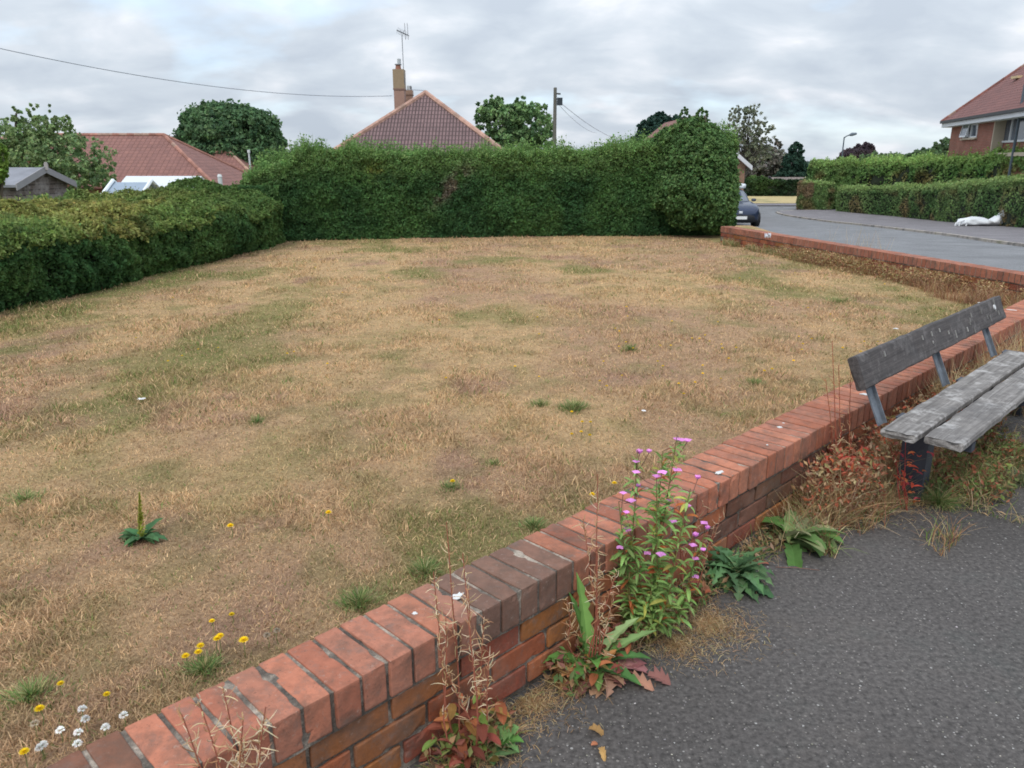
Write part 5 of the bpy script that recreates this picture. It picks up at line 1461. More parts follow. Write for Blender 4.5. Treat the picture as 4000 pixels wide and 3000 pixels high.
for k, (a, b_, hgt) in enumerate(((-.03, .13, .17), (.10, .26, .24), (-.10, .03, .12))):
    mb = MB(); x0 = L0[0] + BL * a + .12; x1 = L0[0] + BL * b_ + .12; zz = float(zroad(by)) + .08
    mb.tube([(x0, by - .12, zz), (x0 + .02, by - .1, zz + hgt), ((x0 + x1) / 2, by - .05, zz + hgt * 1.35), (x1, by, zz + hgt * 1.3)], [.035, .038, .03, .035], (0.68, 0.69, 0.70), 6); mb.build('strap', M_COL, bag)
mb = MB(); xx = L0[0] + BL * .86; mb.tube([(xx, by + .1, zz + .5 * BL / 2.1), (xx + .03, by + .1, zz + .66 * BL / 2.1)], [.09, .02], (0.66, 0.68, 0.70), 6); mb.build('ear', M_COL, bag)
# ================================================================ plants and litter in the foreground
def ribbon(mb, base, az, L_, W_, el, droop, col, seg=7, fold=.22, teeth=0.0, col2=None, twist=0.0, rg=random, curl_side=0.0, pet=.12):
    """a leaf: bent, folded on its midrib, optionally toothed"""
    p = np.array(base, float); th = el; v = []; c = []
    s_ax = np.array([-math.sin(az), math.cos(az), 0.0]); a_ = az
    for k in range(seg + 1):
        s = k / seg
        w_ = W_ * (math.sin(math.pi * min(1, max(0, (s - pet * .5)) ** .75)) ** .8 if s > pet * .5 else .08) + W_ * .05
        if s >= 1: w_ = W_ * .03
        if teeth and 0 < k < seg: w_ *= (1 + teeth) if k % 2 else (1 - teeth)
        d = np.array([math.cos(a_) * math.cos(th), math.sin(a_) * math.cos(th), math.sin(th)])
        up = np.array([-math.cos(a_) * math.sin(th), -math.sin(a_) * math.sin(th), math.cos(th)])
        sx = np.array([-math.sin(a_), math.cos(a_), 0.0]); tw = twist * s
        sx2 = sx * math.cos(tw) + up * math.sin(tw); up2 = up * math.cos(tw) - sx * math.sin(tw)
        back = d * (-.25 * w_ if (teeth and k % 2) else 0)
        v += [p - sx2 * w_ / 2 + up2 * w_ * fold + back, p, p + sx2 * w_ / 2 + up2 * w_ * fold + back]
        cc = np.array(col) if col2 is None else np.array(col) * (1 - s) + np.array(col2) * s
        c += [cc, cc * 1.15, cc]
        p = p + d * L_ / seg; th -= droop / seg; a_ += curl_side / seg
    f = []
    for k in range(seg):
        o_ = 3 * k; f += [[o_, o_ + 1, o_ + 4, o_ + 3], [o_ + 1, o_ + 2, o_ + 5, o_ + 4]]
    mb.add(v, np.array(f), np.array(c))
def foot(px, n=.05, z=0.0):
    """point at the foot of the near wall, n metres out from it, that stands at image column px"""
    best = None
    for t in np.arange(-1, 6, .005):
        p = wp(t, n, z); d = p - V3(0, 0, CAMZ); x_ = 2000 + F * d[0] / (d[1] * math.cos(PITCH) - d[2] * math.sin(PITCH))
        if best is None or abs(x_ - px) < best[0]: best = (abs(x_ - px), p)
    return best[1]
def stem_pts(a, b, bend=.03, n=8, rg=rng):
    a = np.array(a, float); b = np.array(b, float); t = np.linspace(0, 1, n)[:, None]
    off = rg.normal(0, bend, 3); off[2] *= .2
    return a + (b - a) * t + off * np.sin(t * math.pi) * 1.0 + off * .3 * np.sin(t * math.pi * 2.3)
def rnd_col(base, v=.2): return np.clip(np.array(base) * random.uniform(1 - v, 1 + v) * np.array([random.uniform(.93, 1.07) for _ in range(3)]), 0, .95)

# --- pink willowherb
wb_ = foot(2520, .10); 
wh = empty('willowherb', wb_, 'tall green plant with many small pink flowers leaning on the brick wall', 'plant')
rg = np.random.default_rng(21)
flp = [(590, 205), (575, 245), (635, 200), (785, 148), (812, 150), (765, 146), (670, 315), (575, 295), (582, 362), (515, 390), (550, 428), (725, 430), (530, 482), (810, 455), (745, 522), (860, 322), (890, 530), (905, 555), (850, 590), (838, 635), (500, 640), (535, 560), (627, 668), (690, 675), (850, 697), (850, 775), (582, 878), (765, 285), (697, 292), (885, 655)]
flw = [at_y(2000 + a / 1.186, 1600 + b / 1.186, wb_[1] - .02 + rg.uniform(-.07, .10)) for a, b in flp]
tops = [(2640, 1700), (2500, 1760), (2590, 1760), (2690, 1900), (2420, 1960), (2740, 2080), (2560, 1900), (2460, 2120)]
sm = MB(); lm = MB(); stems = []
for k, (px, py) in enumerate(tops):
    top = at_y(px, py, wb_[1] + rg.uniform(-.06, .06)); b0 = wb_ + V3(rg.uniform(-.03, .03), rg.uniform(-.03, .03), 0)
    pts = stem_pts(b0, top, .018, 10, rg); stems.append(pts)
    sm.tube(pts, np.linspace(.0032, .0014, 10), (0.20, 0.16, 0.06), 5)
    Ls = np.linalg.norm(top - b0)
    for j in range(int(Ls / .0045)):
        s = rg.uniform(.10, .97); q = pts[0] + 0; i_ = s * 9; i0 = int(i_); q = pts[i0] + (pts[min(9, i0 + 1)] - pts[i0]) * (i_ - i0)
        cl = rnd_col((0.25, 0.38, 0.12) if rg.random() < .86 else ((0.45, 0.14, 0.05) if rg.random() < .6 else (0.40, 0.40, 0.10)), .25)
        Lf = rg.uniform(.024, .064) * (1.3 - .6 * s)
        ribbon(lm, q, rg.uniform(0, 6.28), Lf, Lf * .21, rg.uniform(-.1, 1.1), rg.uniform(.3, 1.5), cl, 6, .25, twist=rg.normal(0, .7))
sm.build('stems', M_STEM, wh); lm.build('leaves', M_LEAF, wh)
allp = np.concatenate(stems)
for q in flw:
    cand = allp[allp[:, 2] < q[2] - .01]; e_ = cand[np.argmin(np.linalg.norm(cand - q, axis=1) + (q[2] - cand[:, 2] < .02) * .05)]
    fm = MB(); fm.tube([e_, (e_ + q) / 2 + V3(0, 0, -.006), q], [.0012, .001, .0014], (0.26, 0.15, 0.12), 4)
    fa_ = rg.uniform(0, 6.28); tl = rg.uniform(.2, 1.1); pc = np.array([0.74, 0.30, 0.66]) * rg.uniform(.85, 1.15); r_ = rg.uniform(.010, .0145)
    face = rg.uniform(-2.6, -.6)
    for k in range(4):
        a_ = k * math.pi / 2 + fa_
        # petals in a cup that faces along 'face'
        ribbon(fm, q, a_, r_ * 1.25, r_ * 1.35, tl, .5, np.clip(pc * (1.0 if k % 2 else 1.12), 0, .9), 4, .12, pet=0.0)
    fm.build('flower', M_LEAF, wh)
def spiky(mb, base, top, n, cols, L0=.03, r=.0022, rg=rng, leafy=None, sc=(0.30, 0.15, 0.08)):
    """a dried stem carrying curled split pods"""
    pts = stem_pts(base, top, .028, 9, rg); mb.tube(pts, np.linspace(r, r * .4, 9), sc, 5)
    for j in range(n):
        s = rg.uniform(.25, 1.0) ** .7; i_ = s * 8; i0 = int(i_); q = pts[i0] + (pts[min(8, i0 + 1)] - pts[i0]) * (i_ - i0)
        a_ = rg.uniform(0, 6.28); el = rg.uniform(-.2, 1.3); L_ = L0 * rg.uniform(.5, 1.5)
        c_ = rnd_col(cols[rg.integers(len(cols))], .2)
        p = [q]; d_el = rg.normal(0, .9); da = rg.normal(0, .8)
        for k in range(5):
            e2 = el + d_el * k / 4; a2_ = a_ + da * k / 4
            p.append(p[-1] + L_ / 5 * np.array([math.cos(a2_) * math.cos(e2), math.sin(a2_) * math.cos(e2), math.sin(e2)]))
        mb.tube(p, [.0009, .0012, .0011, .001, .0008, .0004], c_, 4, cap=False)
STR = [(0.55, 0.40, 0.22), (0.48, 0.32, 0.16), (0.62, 0.50, 0.33), (0.40, 0.20, 0.10)]

# --- reddish dying weed with dried stems left of the willowherb
def weed(name, label, base, tops, cols, pods, leaves, leafcols, Ls=(.04, .09), spread=.05, seed=0, cat='plant', r=.0028, lz=(0, .12), width=.4, sc=(0.32, 0.10, 0.06), teeth=0.0, el=(-.2, 1.0)):
    rg = np.random.default_rng(seed); root = empty(name, base, label, cat)
    sm = MB(); lm = MB()
    for (px, py) in tops:
        tp_ = at_y(px, py, base[1] + rg.uniform(-.04, .05))
        spiky(sm, np.array(base) + V3(rg.uniform(-spread, spread) * .4, rg.uniform(-spread, spread) * .4, 0), tp_, pods, cols, r=r, rg=rg, sc=sc)
    for j in range(leaves):
        q = np.array(base) + V3(rg.normal(0, spread * .6), rg.normal(0, spread * .6), rg.uniform(*lz))
        c_ = rnd_col(leafcols[rg.integers(len(leafcols))], .2); Lf = rg.uniform(*Ls)
        ribbon(lm, q, rg.uniform(0, 6.28), Lf, Lf * width, rg.uniform(*el), rg.uniform(.3, 1.5), c_, 6, .25, teeth=teeth, twist=rg.normal(0, .5))
    if tops: sm.build('stems', M_STEM, root)
    lm.build('leaves', M_LEAF, root)
    return root
RED = [(0.30, 0.085, 0.055), (0.24, 0.075, 0.05), (0.42, 0.14, 0.065), (0.24, 0.19, 0.06), (0.45, 0.24, 0.08)]
weed('dying_weed', 'reddish dying weed with dried curly stems standing against the wall left of the pink flowers', foot(1820, .07), [(1700, 2230), (1740, 2050), (1810, 2300), (1760, 2400), (1880, 2420), (1720, 2600), (1900, 2560), (1800, 2150)], STR, 38, 60, RED + [(0.20, 0.28, 0.07)], (.03, .075), .07, seed=3, lz=(0, .14))
weed('dried_weed', 'pale dried weed with curling pods beside the toothed green leaves', foot(2330, .09), [(2270, 2020), (2420, 2230), (2240, 2330), (2400, 2330), (2330, 2130), (2210, 2450), (2330, 1850)], STR, 34, 24, RED, (.03, .07), .07, seed=4, lz=(0, .08))
weed('dried_weed', 'straw coloured dried weed hanging over the nearest part of the wall at the bottom', wp(.035, .07, 0), [(860, 2700), (760, 2740), (960, 2790), (1010, 2830), (700, 2790), (930, 2900), (1050, 2760)], STR, 46, 14, RED, (.03, .06), .05, seed=5)
weed('dried_weed', 'thin brown dried weed between the pink flowers and the green rosette', foot(2690, .08), [(2650, 1960), (2760, 1960), (2600, 2010), (2790, 2040), (2830, 2000)], [(0.40, 0.27, 0.16), (0.34, 0.20, 0.12)], 20, 8, RED, (.03, .06), .05, seed=6)
weed('dried_weed', 'tall slender reddish dead stem rising above the coping just left of the bench', foot(3290, .08), [(3255, 1330), (3275, 1430), (3230, 1480), (3320, 1450)], [(0.46, 0.28, 0.15), (0.50, 0.20, 0.10)], 30, 10, RED, (.03, .06), .04, seed=7, r=.003, sc=(0.34, 0.09, 0.05))
# --- toothed green leaves (sow thistle)
def rosette(name, label, base, n, L_, W_, cols, el=(.1, 1.1), droop=(.6, 1.6), teeth=.4, seed=0, z=(0, .03), seg=11, cat='plant', az=(0, 6.28), extra=(), fold=.2):
    rg = np.random.default_rng(seed); root = empty(name, base, label, cat); lm = MB()
    for j in range(n):
        Lf = L_ * rg.uniform(.6, 1.2)
        ribbon(lm, np.array(base) + V3(rg.normal(0, .012), rg.normal(0, .012), rg.uniform(*z)), rg.uniform(*az), Lf, W_ * rg.uniform(.7, 1.25), rg.uniform(*el), rg.uniform(*droop), rnd_col(cols[rg.integers(len(cols))], .18), seg, fold, teeth, twist=rg.normal(0, .4), curl_side=rg.normal(0, .4))
    for (a_, l_, w_, e_, d_, c_) in extra: ribbon(lm, np.array(base) + V3(0, 0, .02), a_, l_, w_, e_, d_, c_, 13, .2, teeth)
    lm.build('leaves', M_LEAF, root); return root
GR = [(0.13, 0.27, 0.065), (0.09, 0.21, 0.055), (0.17, 0.32, 0.09)]
rosette('sow_thistle', 'bright green toothed leaves standing upright against the wall left of the pink flowers', foot(2300, .07), 20, .14, .034, GR, (.3, 1.35), (.4, 1.7), .28, 11, extra=[(2.2, .30, .040, 1.45, .25, (0.21, 0.38, 0.10)), (2.6, .25, .034, 1.4, .3, (0.14, 0.29, 0.08)), (.5, .22, .036, .85, .6, (0.34, 0.46, 0.20)), (.1, .20, .04, .5, .9, (0.10, 0.22, 0.07)), (-.5, .17, .045, .35, .8, (0.09, 0.20, 0.06)), (0.3, .24, .036, .6, .5, (0.26, 0.40, 0.15))])
rosette('red_rosette', 'flat dusty red toothed leaves spread on the tarmac below the toothed green plant', foot(2350, .10), 17, .13, .042, [(0.36, 0.17, 0.13), (0.28, 0.13, 0.105), (0.42, 0.24, 0.16), (0.36, 0.16, 0.15)], (.05, .35), (.3, .8), .35, 12, az=(-2.1, .5))
rosette('shrivelled_leaves', 'shrivelled orange brown leaves heaped at the wall foot below the dried weed', foot(2230, .06), 30, .07, .022, [(0.42, 0.20, 0.09), (0.36, 0.15, 0.08), (0.50, 0.28, 0.12)], (0, 1.2), (.8, 3.5), 0, 13, (0, .05), 7)
rosette('dandelion', 'dark green dandelion rosette at the wall foot right of the pink flowers', foot(2870, .11), 75, .145, .030, [(0.10, 0.20, 0.085), (0.14, 0.25, 0.11), (0.075, 0.15, 0.065)], (.1, 1.3), (.6, 2.2), .55, 14)
rosette('dock_plant', 'limp broad leaved plant with pale drooping leaves at the wall foot before the bench', foot(3090, .13), 34, .22, .050, [(0.20, 0.27, 0.11), (0.26, 0.30, 0.13), (0.15, 0.20, 0.085), (0.33, 0.36, 0.19), (0.13, 0.25, 0.07)], (.2, 1.1), (.9, 2.4), .1, 15, az=(-2.0, 2.2))
rosette('green_seedling', 'small bright green leaves on the tarmac beside the reddish dying weed', foot(1930, .10), 7, .08, .035, [(0.16, 0.33, 0.08), (0.22, 0.38, 0.14)], (.1, .6), (.3, .9), .3, 16, az=(-2, .6))
# --- docks and red weeds around the bench
weed('red_weed', 'bright red leaved weed at the wall foot just left of the bench leg', foot(3310, .12), [(3300, 1660), (3330, 1700), (3250, 1740), (3270, 1690)], STR, 16, 95, [(0.50, 0.10, 0.06), (0.42, 0.075, 0.05), (0.58, 0.16, 0.07), (0.30, 0.07, 0.05)], (.03, .075), .085, seed=31, lz=(0, .24), sc=(0.35, 0.06, 0.04))
weed('red_weed', 'scarlet leaved stems growing in front of the dark bench leg', wp(3.02, .33, 0), [(3470, 1740), (3540, 1720), (3500, 1760)], [(0.5, .12, .06)], 4, 26, [(0.60, 0.10, 0.06), (0.50, 0.08, 0.10), (0.62, 0.20, 0.08)], (.03, .055), .05, seed=32, lz=(.03, .28), sc=(0.35, 0.05, 0.04))

# --- tangles nobody could count: dried weeds behind and under the bench, and along the road wall
def tangle(name, label, regions, mats=M_GRASS, seed=0):
    """regions: (function giving n base points, n, hmin, hmax, colours, lean, width)"""
    mb = MB()
    for (P, hmin, hmax, cols, lean, wd_, seg, curl) in regions:
        n_ = len(P); cols = np.array(cols); ci = rng.integers(0, len(cols), n_)
        V, Fq, Cq = blade_field(P, rng.uniform(hmin, hmax, n_), np.full(n_, wd_) * rng.uniform(.6, 1.4, n_), jitter_col(cols[ci], n_, .25), np.abs(rng.normal(lean, .35, n_)), seg=seg, curl=curl)
        mb.add(V, Fq, Cq)
    return mb
def wall_band(t0, t1, n0, n1, n_, z=0.0, clump=None):
    t = rng.uniform(t0, t1, n_ * 3); n = rng.uniform(n0, n1, n_ * 3)
    P = WA + DR * t[:, None] + DN * n[:, None]; P[:, 2] = z
    if clump is not None:
        k = fnoise(P, clump, 77, 2) > .5; P = P[k]
    return P[:n_]
def leafy(mb, P, hz, size, cols):
    Pq = P.copy(); Pq[:, 2] += rng.uniform(hz[0], hz[1], len(P)); cols = np.array(cols)
    V, Fq, Cq = leaf_quads(Pq, np.tile([0, 0, .5], (len(P), 1)), size, jitter_col(cols[rng.integers(0, len(cols), len(P))], len(P), .25), 2.2)
    mb.add(V, Fq, Cq)
ST = [(0.50, 0.37, 0.20), (0.42, 0.29, 0.15), (0.58, 0.46, 0.27)]; BR = [(0.32, 0.18, 0.10), (0.40, 0.22, 0.11), (0.26, 0.14, 0.09)]; GN = [(0.15, 0.22, 0.07), (0.22, 0.26, 0.09)]
mb = tangle('', '', [
    (wall_band(2.55, 5.6, .02, .24, 2600, clump=5), .10, .34, ST + BR, .25, .0035, 3, .45),
    (wall_band(2.6, 5.6, .02, .60, 4200, clump=4), .05, .17, ST + GN + BR, .5, .0035, 3, .5),
    (wall_band(3.9, 5.9, .02, .25, 1500, clump=5), .25, .46, ST, .18, .0035, 3, .3),
    (wall_band(3.2, 5.2, .45, .80, 1900, clump=3.5), .05, .16, ST + GN, .75, .0035, 3, .6),
    (wall_band(2.35, 3.1, .03, .30, 1500, clump=6), .06, .22, ST + BR + GN, .4, .003, 3, .5)])
leafy(mb, wall_band(2.5, 5.2, .04, .30, 5200, clump=4), (.0, .30), .012, [(0.34, 0.15, 0.09), (0.42, 0.28, 0.15), (0.26, 0.20, 0.09), (0.45, 0.13, 0.07), (0.50, 0.38, 0.22)])
leafy(mb, wall_band(3.0, 5.0, .30, .65, 2600, clump=4), (.0, .12), .013, [(0.16, 0.20, 0.07), (0.26, 0.20, 0.09), (0.36, 0.14, 0.08), (0.22, 0.27, 0.09)])
tag(mb.build('dried_weeds', M_GRASS), 'tangle of dried straw and rusty weeds growing behind and under the bench', 'weeds', kind='stuff')
def far_band(s0, s1, n0, n1, n_, clump):
    s = rng.uniform(s0, s1, n_ * 3); n = rng.uniform(n0, n1, n_ * 3)
    P = FO + FD3 * s[:, None] - FN3 * n[:, None]; P[:, 2] = .05
    return P[fnoise(P, clump, 91, 2) > .47][:n_]
fb = [(far_band(2.6, 6.7, .0, .22, 2200, 2.2), .04, .18, BR + ST + [(0.34, .16, .10)], .3, .005, 3, .4),
      (far_band(0.2, 3.0, .0, .18, 1800, 2.0), .05, .17, ST + GN, .3, .007, 3, .4),
      (far_band(5.0, 6.75, .0, .6, 2600, 2.6), .05, .25, BR + [(0.36, .19, .12)] + ST[:1], .25, .0045, 3, .4)]
mb = tangle('', '', fb)
for kk, (s0, s1, m_) in enumerate(((2.6, 4.0, 70), (6.2, 7.0, 60))):
    P = FO + FD3 * rng.uniform(s0, s1, m_)[:, None] + FN3 * .30; P[:, 2] = -.1
    V, Fq, Cq = blade_field(P, rng.uniform(.5, .75, m_), np.full(m_, .006), jitter_col(np.tile((0.50, 0.42, 0.30), (m_, 1)), m_), np.abs(rng.normal(.08, .08, m_)), seg=3, curl=.15); mb.add(V, Fq, Cq)
leafy(mb, far_band(2.2, 6.75, .0, .30, 7000, 2.6), (0, .20), .014, [(0.34, 0.17, 0.10), (0.42, 0.27, 0.14), (0.28, 0.22, 0.09), (0.50, 0.38, 0.20)])
tag(mb.build('dried_weeds', M_GRASS), 'brown dried weeds along the lawn foot of the road wall', 'weeds', kind='stuff')
# dead grass and moss strewn on the tarmac at the wall foot
def patch(px, py, r, n_, z=.002, el=1.0):
    c = on_z(px, py, 0); a = rng.uniform(0, 6.28, n_); q = np.abs(rng.normal(0, .55, n_)) * r
    P = c + DR * (np.cos(a) * q * el)[:, None] + DN * (np.sin(a) * q)[:, None]; P[:, 2] = z
    return P[((P - WA) @ DN) > .005]
DG = [(0.48, 0.34, 0.17), (0.40, 0.26, 0.13), (0.55, 0.42, 0.24), (0.34, 0.20, 0.10)]
mb = tangle('', '', [(wall_band(-.2, 3.0, .0, .045, 2600), .01, .035, DG, 1.2, .0018, 3, .7),
    (patch(2770, 2440, .17, 2600), .02, .06, DG, 1.3, .0016, 3, .8), (patch(2640, 2520, .13, 1200), .02, .05, DG, 1.3, .0016, 3, .8),
    (patch(2080, 2750, .13, 1800, el=1.3), .015, .045, DG, 1.2, .0018, 3, .8), (patch(1900, 2940, .10, 900), .015, .045, DG, 1.2, .0018, 3, .8),
    (patch(3330, 1930, .14, 1300, el=1.6), .02, .05, DG, 1.2, .002, 3, .7), (patch(3560, 1950, .16, 1600, el=1.8), .02, .05, DG, 1.2, .002, 3, .7), (patch(3850, 1860, .2, 1400, el=2.), .03, .08, DG + GN, 1.0, .002, 3, .7),
    (patch(3150, 1960, .10, 600, el=1.6), .02, .045, DG, 1.2, .002, 3, .7)])
for (t0, t1, m_, hz_, cc_) in ((.55, .80, 260, (.0, .10), [(0.30, 0.12, 0.08), (0.22, 0.22, 0.08), (0.40, 0.26, 0.13)]), (1.0, 1.42, 520, (.0, .10), [(0.34, 0.20, 0.11), (0.16, 0.24, 0.08), (0.28, 0.12, 0.09)]), (1.42, 1.75, 380, (.0, .09), [(0.40, 0.28, 0.16), (0.18, 0.26, 0.09), (0.36, 0.18, 0.10)]), (1.75, 2.6, 500, (.0, .05), [(0.40, 0.28, 0.16), (0.14, 0.20, 0.08), (0.36, 0.22, 0.12)])):
    leafy(mb, wall_band(t0, t1, .01, .12, m_), hz_, .013, cc_)
    P = wall_band(t0, t1, .01, .13, m_); V, Fq, Cq = blade_field(P, rng.uniform(.03, .13, m_), np.full(m_, .0028), jitter_col(np.array(DG + [(0.18, 0.26, 0.08)])[rng.integers(0, 5, m_)], m_), np.abs(rng.normal(.6, .4, m_)), seg=3, curl=.6); mb.add(V, Fq, Cq)
tag(mb.build('dead_grass', M_GRASS), 'dead grass and straw litter strewn along the foot of the brick wall', 'dead grass', kind='stuff')

# --- grass tufts
def tuft(label, p, n_, h, r, cols, group='grass tufts', lean=.5, seed=0, name='grass_tuft', wd_=.003):
    rgx = np.random.default_rng(seed); a = rgx.uniform(0, 6.28, n_); q = np.minimum(np.abs(rgx.normal(0, .6, n_)), 1.1) * r * (1 + .5 * np.sin(a * 2 + seed) + .3 * np.sin(a * 3 + seed * 2))
    P = np.array(p) + np.c_[np.cos(a) * q, np.sin(a) * q, np.zeros(n_)]
    cols = np.array(cols)
    V, Fq, Cq = blade_field(P, rgx.uniform(.35, 1.0, n_) * h * np.exp(-(q / (r * 1.1)) ** 2), np.full(n_, wd_), jitter_col(cols[rgx.integers(0, len(cols), n_)], n_, .25), np.abs(rgx.normal(lean, .3, n_)), az=a + rgx.normal(0, .6, n_), seg=3, curl=.4)
    mb = MB(); mb.add(V, Fq, Cq); o = mb.build(name, M_GRASS)
    return tag(o, label, 'grass tuft', group)
TG = [(0.15, 0.25, 0.07), (0.21, 0.30, 0.10), (0.11, 0.19, 0.06), (0.36, 0.34, 0.15), (0.42, 0.36, 0.18)]
ZL = .05
for k, (px, py, n_, h, r, lab) in enumerate([
    (2240, 1600, 420, .085, .12, 'largest green grass tuft in the middle of the lawn'), (2110, 1585, 160, .06, .10, 'low green grass tuft touching the left side of the largest tuft'),
    (2460, 1370, 150, .09, .07, 'small green tuft with a yellow flower up the lawn from the largest tuft'), (2085, 2060, 160, .06, .06, 'green grass tuft against the wall top left of the pink flowers'),
    (1760, 1905, 110, .045, .08, 'thin green tuft beside a yellow flower in the middle foreground of the lawn'), (1660, 2240, 200, .08, .07, 'green tuft overlapping the wall edge behind the dying weed'),
    (1400, 2360, 260, .075, .09, 'pale green tuft at the wall edge between the dying weed and the yellow flowers'), (1930, 1815, 90, .045, .05, 'tiny green tuft on the lawn left of the pink flower tops'),
    (800, 2620, 220, .06, .07, 'green tuft under the group of yellow flowers by the nearest wall bricks'), (100, 1950, 170, .06, .12, 'green tuft at the left edge of the lawn level with the yellow spike'),
    (2950, 1500, 160, .06, .12, 'green tuft on the lawn left of the bench'), (1000, 1650, 90, .06, .06, 'small upright green tuft alone in the left half of the lawn'),
    (3280, 1180, 300, .07, .35, 'wide green tuft by the road wall'), (3480, 1440, 140, .06, .1, 'green tuft on the lawn just behind the bench back'), (120, 2720, 200, .06, .09, 'green tuft among white daisies in the bottom left corner'),
    (2480, 2010, 0, 0, 0, '')]):
    if n_: tuft(lab, on_z(px, py, ZL), n_ * 2, h, r, TG, seed=k)
tuft('long green grass tuft on the tarmac at the foot of the bench leg', wp(3.18, .42, 0), 620, .17, .05, TG, group='grass tufts', lean=.75, seed=41, wd_=.0028)
tuft('grey green grass tuft sprawling on the tarmac under the bench seat', wp(3.75, .62, 0), 420, .16, .08, [(0.14, 0.19, 0.09), (0.22, 0.24, 0.12)], lean=1.0, seed=42)
tuft('tall straw grass clump between the wall and the far end of the bench', wp(4.95, .12, 0), 240, .42, .05, ST, lean=.2, seed=43, name='straw_clump')

# --- yellow spike with a green rosette on the lawn
p_ = on_z(555, 2105, ZL); sp = empty('dock_plant', p_, 'yellow green spike with a low green rosette alone on the left of the lawn', 'plant')
mb = MB(); rg = np.random.default_rng(8); tpp = at_y(545, 1925, p_[1]); mb.tube(stem_pts(p_, tpp, .004, 8, rg), np.linspace(.004, .0015, 8), (0.26, 0.27, 0.05), 5)
for j in range(150):
    s = rg.random(); q = p_ + (tpp - p_) * s; ribbon(mb, q, rg.uniform(0, 6.28), .022 * (1.2 - s), .007, rg.uniform(.4, 1.2), .5, rnd_col((0.34, 0.36, 0.06)), 3)
mb.build('flower_spike', M_LEAF, sp)
mb = MB()
for j in range(22): ribbon(mb, p_, rg.uniform(0, 6.28), rg.uniform(.05, .12), .035, rg.uniform(.1, .9), .8, rnd_col((0.08, 0.17, 0.07)), 6, .2, .2)
mb.build('leaves', M_LEAF, sp)

# --- lawn flowers: each one a thing
def flower_proto(name, cols, r, h, petals=12, white=False):
    root = empty(name, (0, 0, 0), '', 'flower')
    mb = MB(); mb.tube([(0, 0, 0), (.004, .003, h * .5), (0, 0, h)], [.0014, .0012, .0012], (0.16, 0.20, 0.07), 4); mb.build('stalk', M_STEM, root)
    mb = MB()
    if white:
        n_ = 90; d = np.random.default_rng(1).normal(0, 1, (n_, 3)); d /= np.linalg.norm(d, axis=1, keepdims=True); d[:, 2] = np.abs(d[:, 2]) * .9 - .15
        for q in d: ribbon(mb, np.array([0, 0, h]) + q * r * .35, math.atan2(q[1], q[0]), r * .75, r * .28, math.asin(max(-1, min(1, q[2] / (np.linalg.norm(q) + 1e-9)))), .2, rnd_col(cols[0], .06), 2)
    else:
        for ring, (rr, el) in enumerate(((1.0, .25), (.85, .6), (.6, 1.0))):
            for k in range(petals):
                ribbon(mb, (0, 0, h + ring * .001), k * 6.283 / petals + ring * .2, r * rr, r * .38, el, .25, rnd_col(cols[ring % len(cols)], .08), 3, .05, pet=0)
    mb.build('flower_head', M_LEAF, root)
    return root
yp = flower_proto('yellow_flower', [(0.86, 0.62, 0.02), (0.80, 0.55, 0.015)], .0125, .045)
first = [True]
def put(proto, px, py, hh, sc, label, group, used):
    p = on_z(px, py, ZL + hh * sc); p[2] = ZL
    if not used[0]:
        used[0] = True; proto.location = tuple(p); proto.scale = (sc,) * 3; proto['label'] = label; proto['group'] = group; proto.rotation_euler.z = random.uniform(0, 6)
        return proto
    return dup(proto, p, random.uniform(0, 6.28), sc, label, group)
uy = [False]
GY = 'yellow flowers scattered over the lawn'
near_y = [(952, 2502, 1.35, 'largest round yellow flower, rightmost of the cluster near the wall'), (859, 2486, 1.15, 'yellow flower touching its twin in the cluster left of the largest yellow flower'), (848, 2496, 1.15, 'yellow flower lower of the touching pair left of the largest yellow flower'),
          (783, 2524, 1.1, 'yellow flower third from the left in the cluster near the wall'), (775, 2548, 1.1, 'yellow flower second from the left in the cluster near the wall'), (725, 2564, 1.1, 'leftmost yellow flower of the cluster near the wall'),
          (828, 2427, .9, 'small yellow flower above the cluster near the wall, left one of two'), (905, 2401, .9, 'small yellow flower above the cluster near the wall, right one of two'),
          (155, 2770, 1.2, 'yellow flower beside the white daisies in the bottom left corner'), (237, 2671, .9, 'yellow flower above the white daisies'), (417, 2713, .9, 'yellow flower between the white daisies and the wall'), (95, 2938, 1.1, 'lowest yellow flower at the bottom left below the daisies'),
          (900, 2055, 1.25, 'lone yellow flower right of the yellow green spike'), (1283, 2003, 1.2, 'lone yellow flower in the middle of the near lawn'), (1768, 1881, 1.2, 'yellow flower above the thin green tuft left of the pink flowers'), (2313, 1932, 1.2, 'yellow flower just behind the wall left of the pink flowers'), (2400, 1888, 1.1, 'small yellow flower just above the wall edge beside the pink flower tops')]
for px, py, sc, lab in near_y: put(yp, px, py, .045, sc, lab, GY, uy)
sc5 = [(820, 68), (770, 100), (1068, 92), (1143, 92), (1296, 40), (1350, 42), (1390, 18), (1422, 62), (1507, 84), (2065, 28), (2157, 44), (2095, 80), (632, 348), (682, 384), (430, 570), (505, 642), (565, 644), (498, 714), (430, 730), (560, 738), (1048, 206), (1086, 240), (1373, 236), (1373, 294), (1318, 358), (1200, 366), (1236, 440), (22, 243), (195, 10)]
def zone(px, py):
    if 2150 < px < 2320 and 1600 < py < 1720: return 'one of the yellow flowers loosely ringed just below the largest green tuft'
    if py > 1300 and 2350 < px < 2900 and py < 1370: return 'one of the small yellow flowers strung out right of the upper green tuft'
    if px > 3000 and py > 1290: return 'small yellow flower on the lawn left of the bench back'
    if py > 1370: return 'one of the single yellow flowers dotted around the largest green tuft'
    if px > 2800: return 'tiny yellow flower far up the lawn towards the road wall'
    if px < 1100: return 'tiny yellow flower far up the lawn near the left hedge'
    return 'tiny yellow flower far up the lawn before the tall hedge'
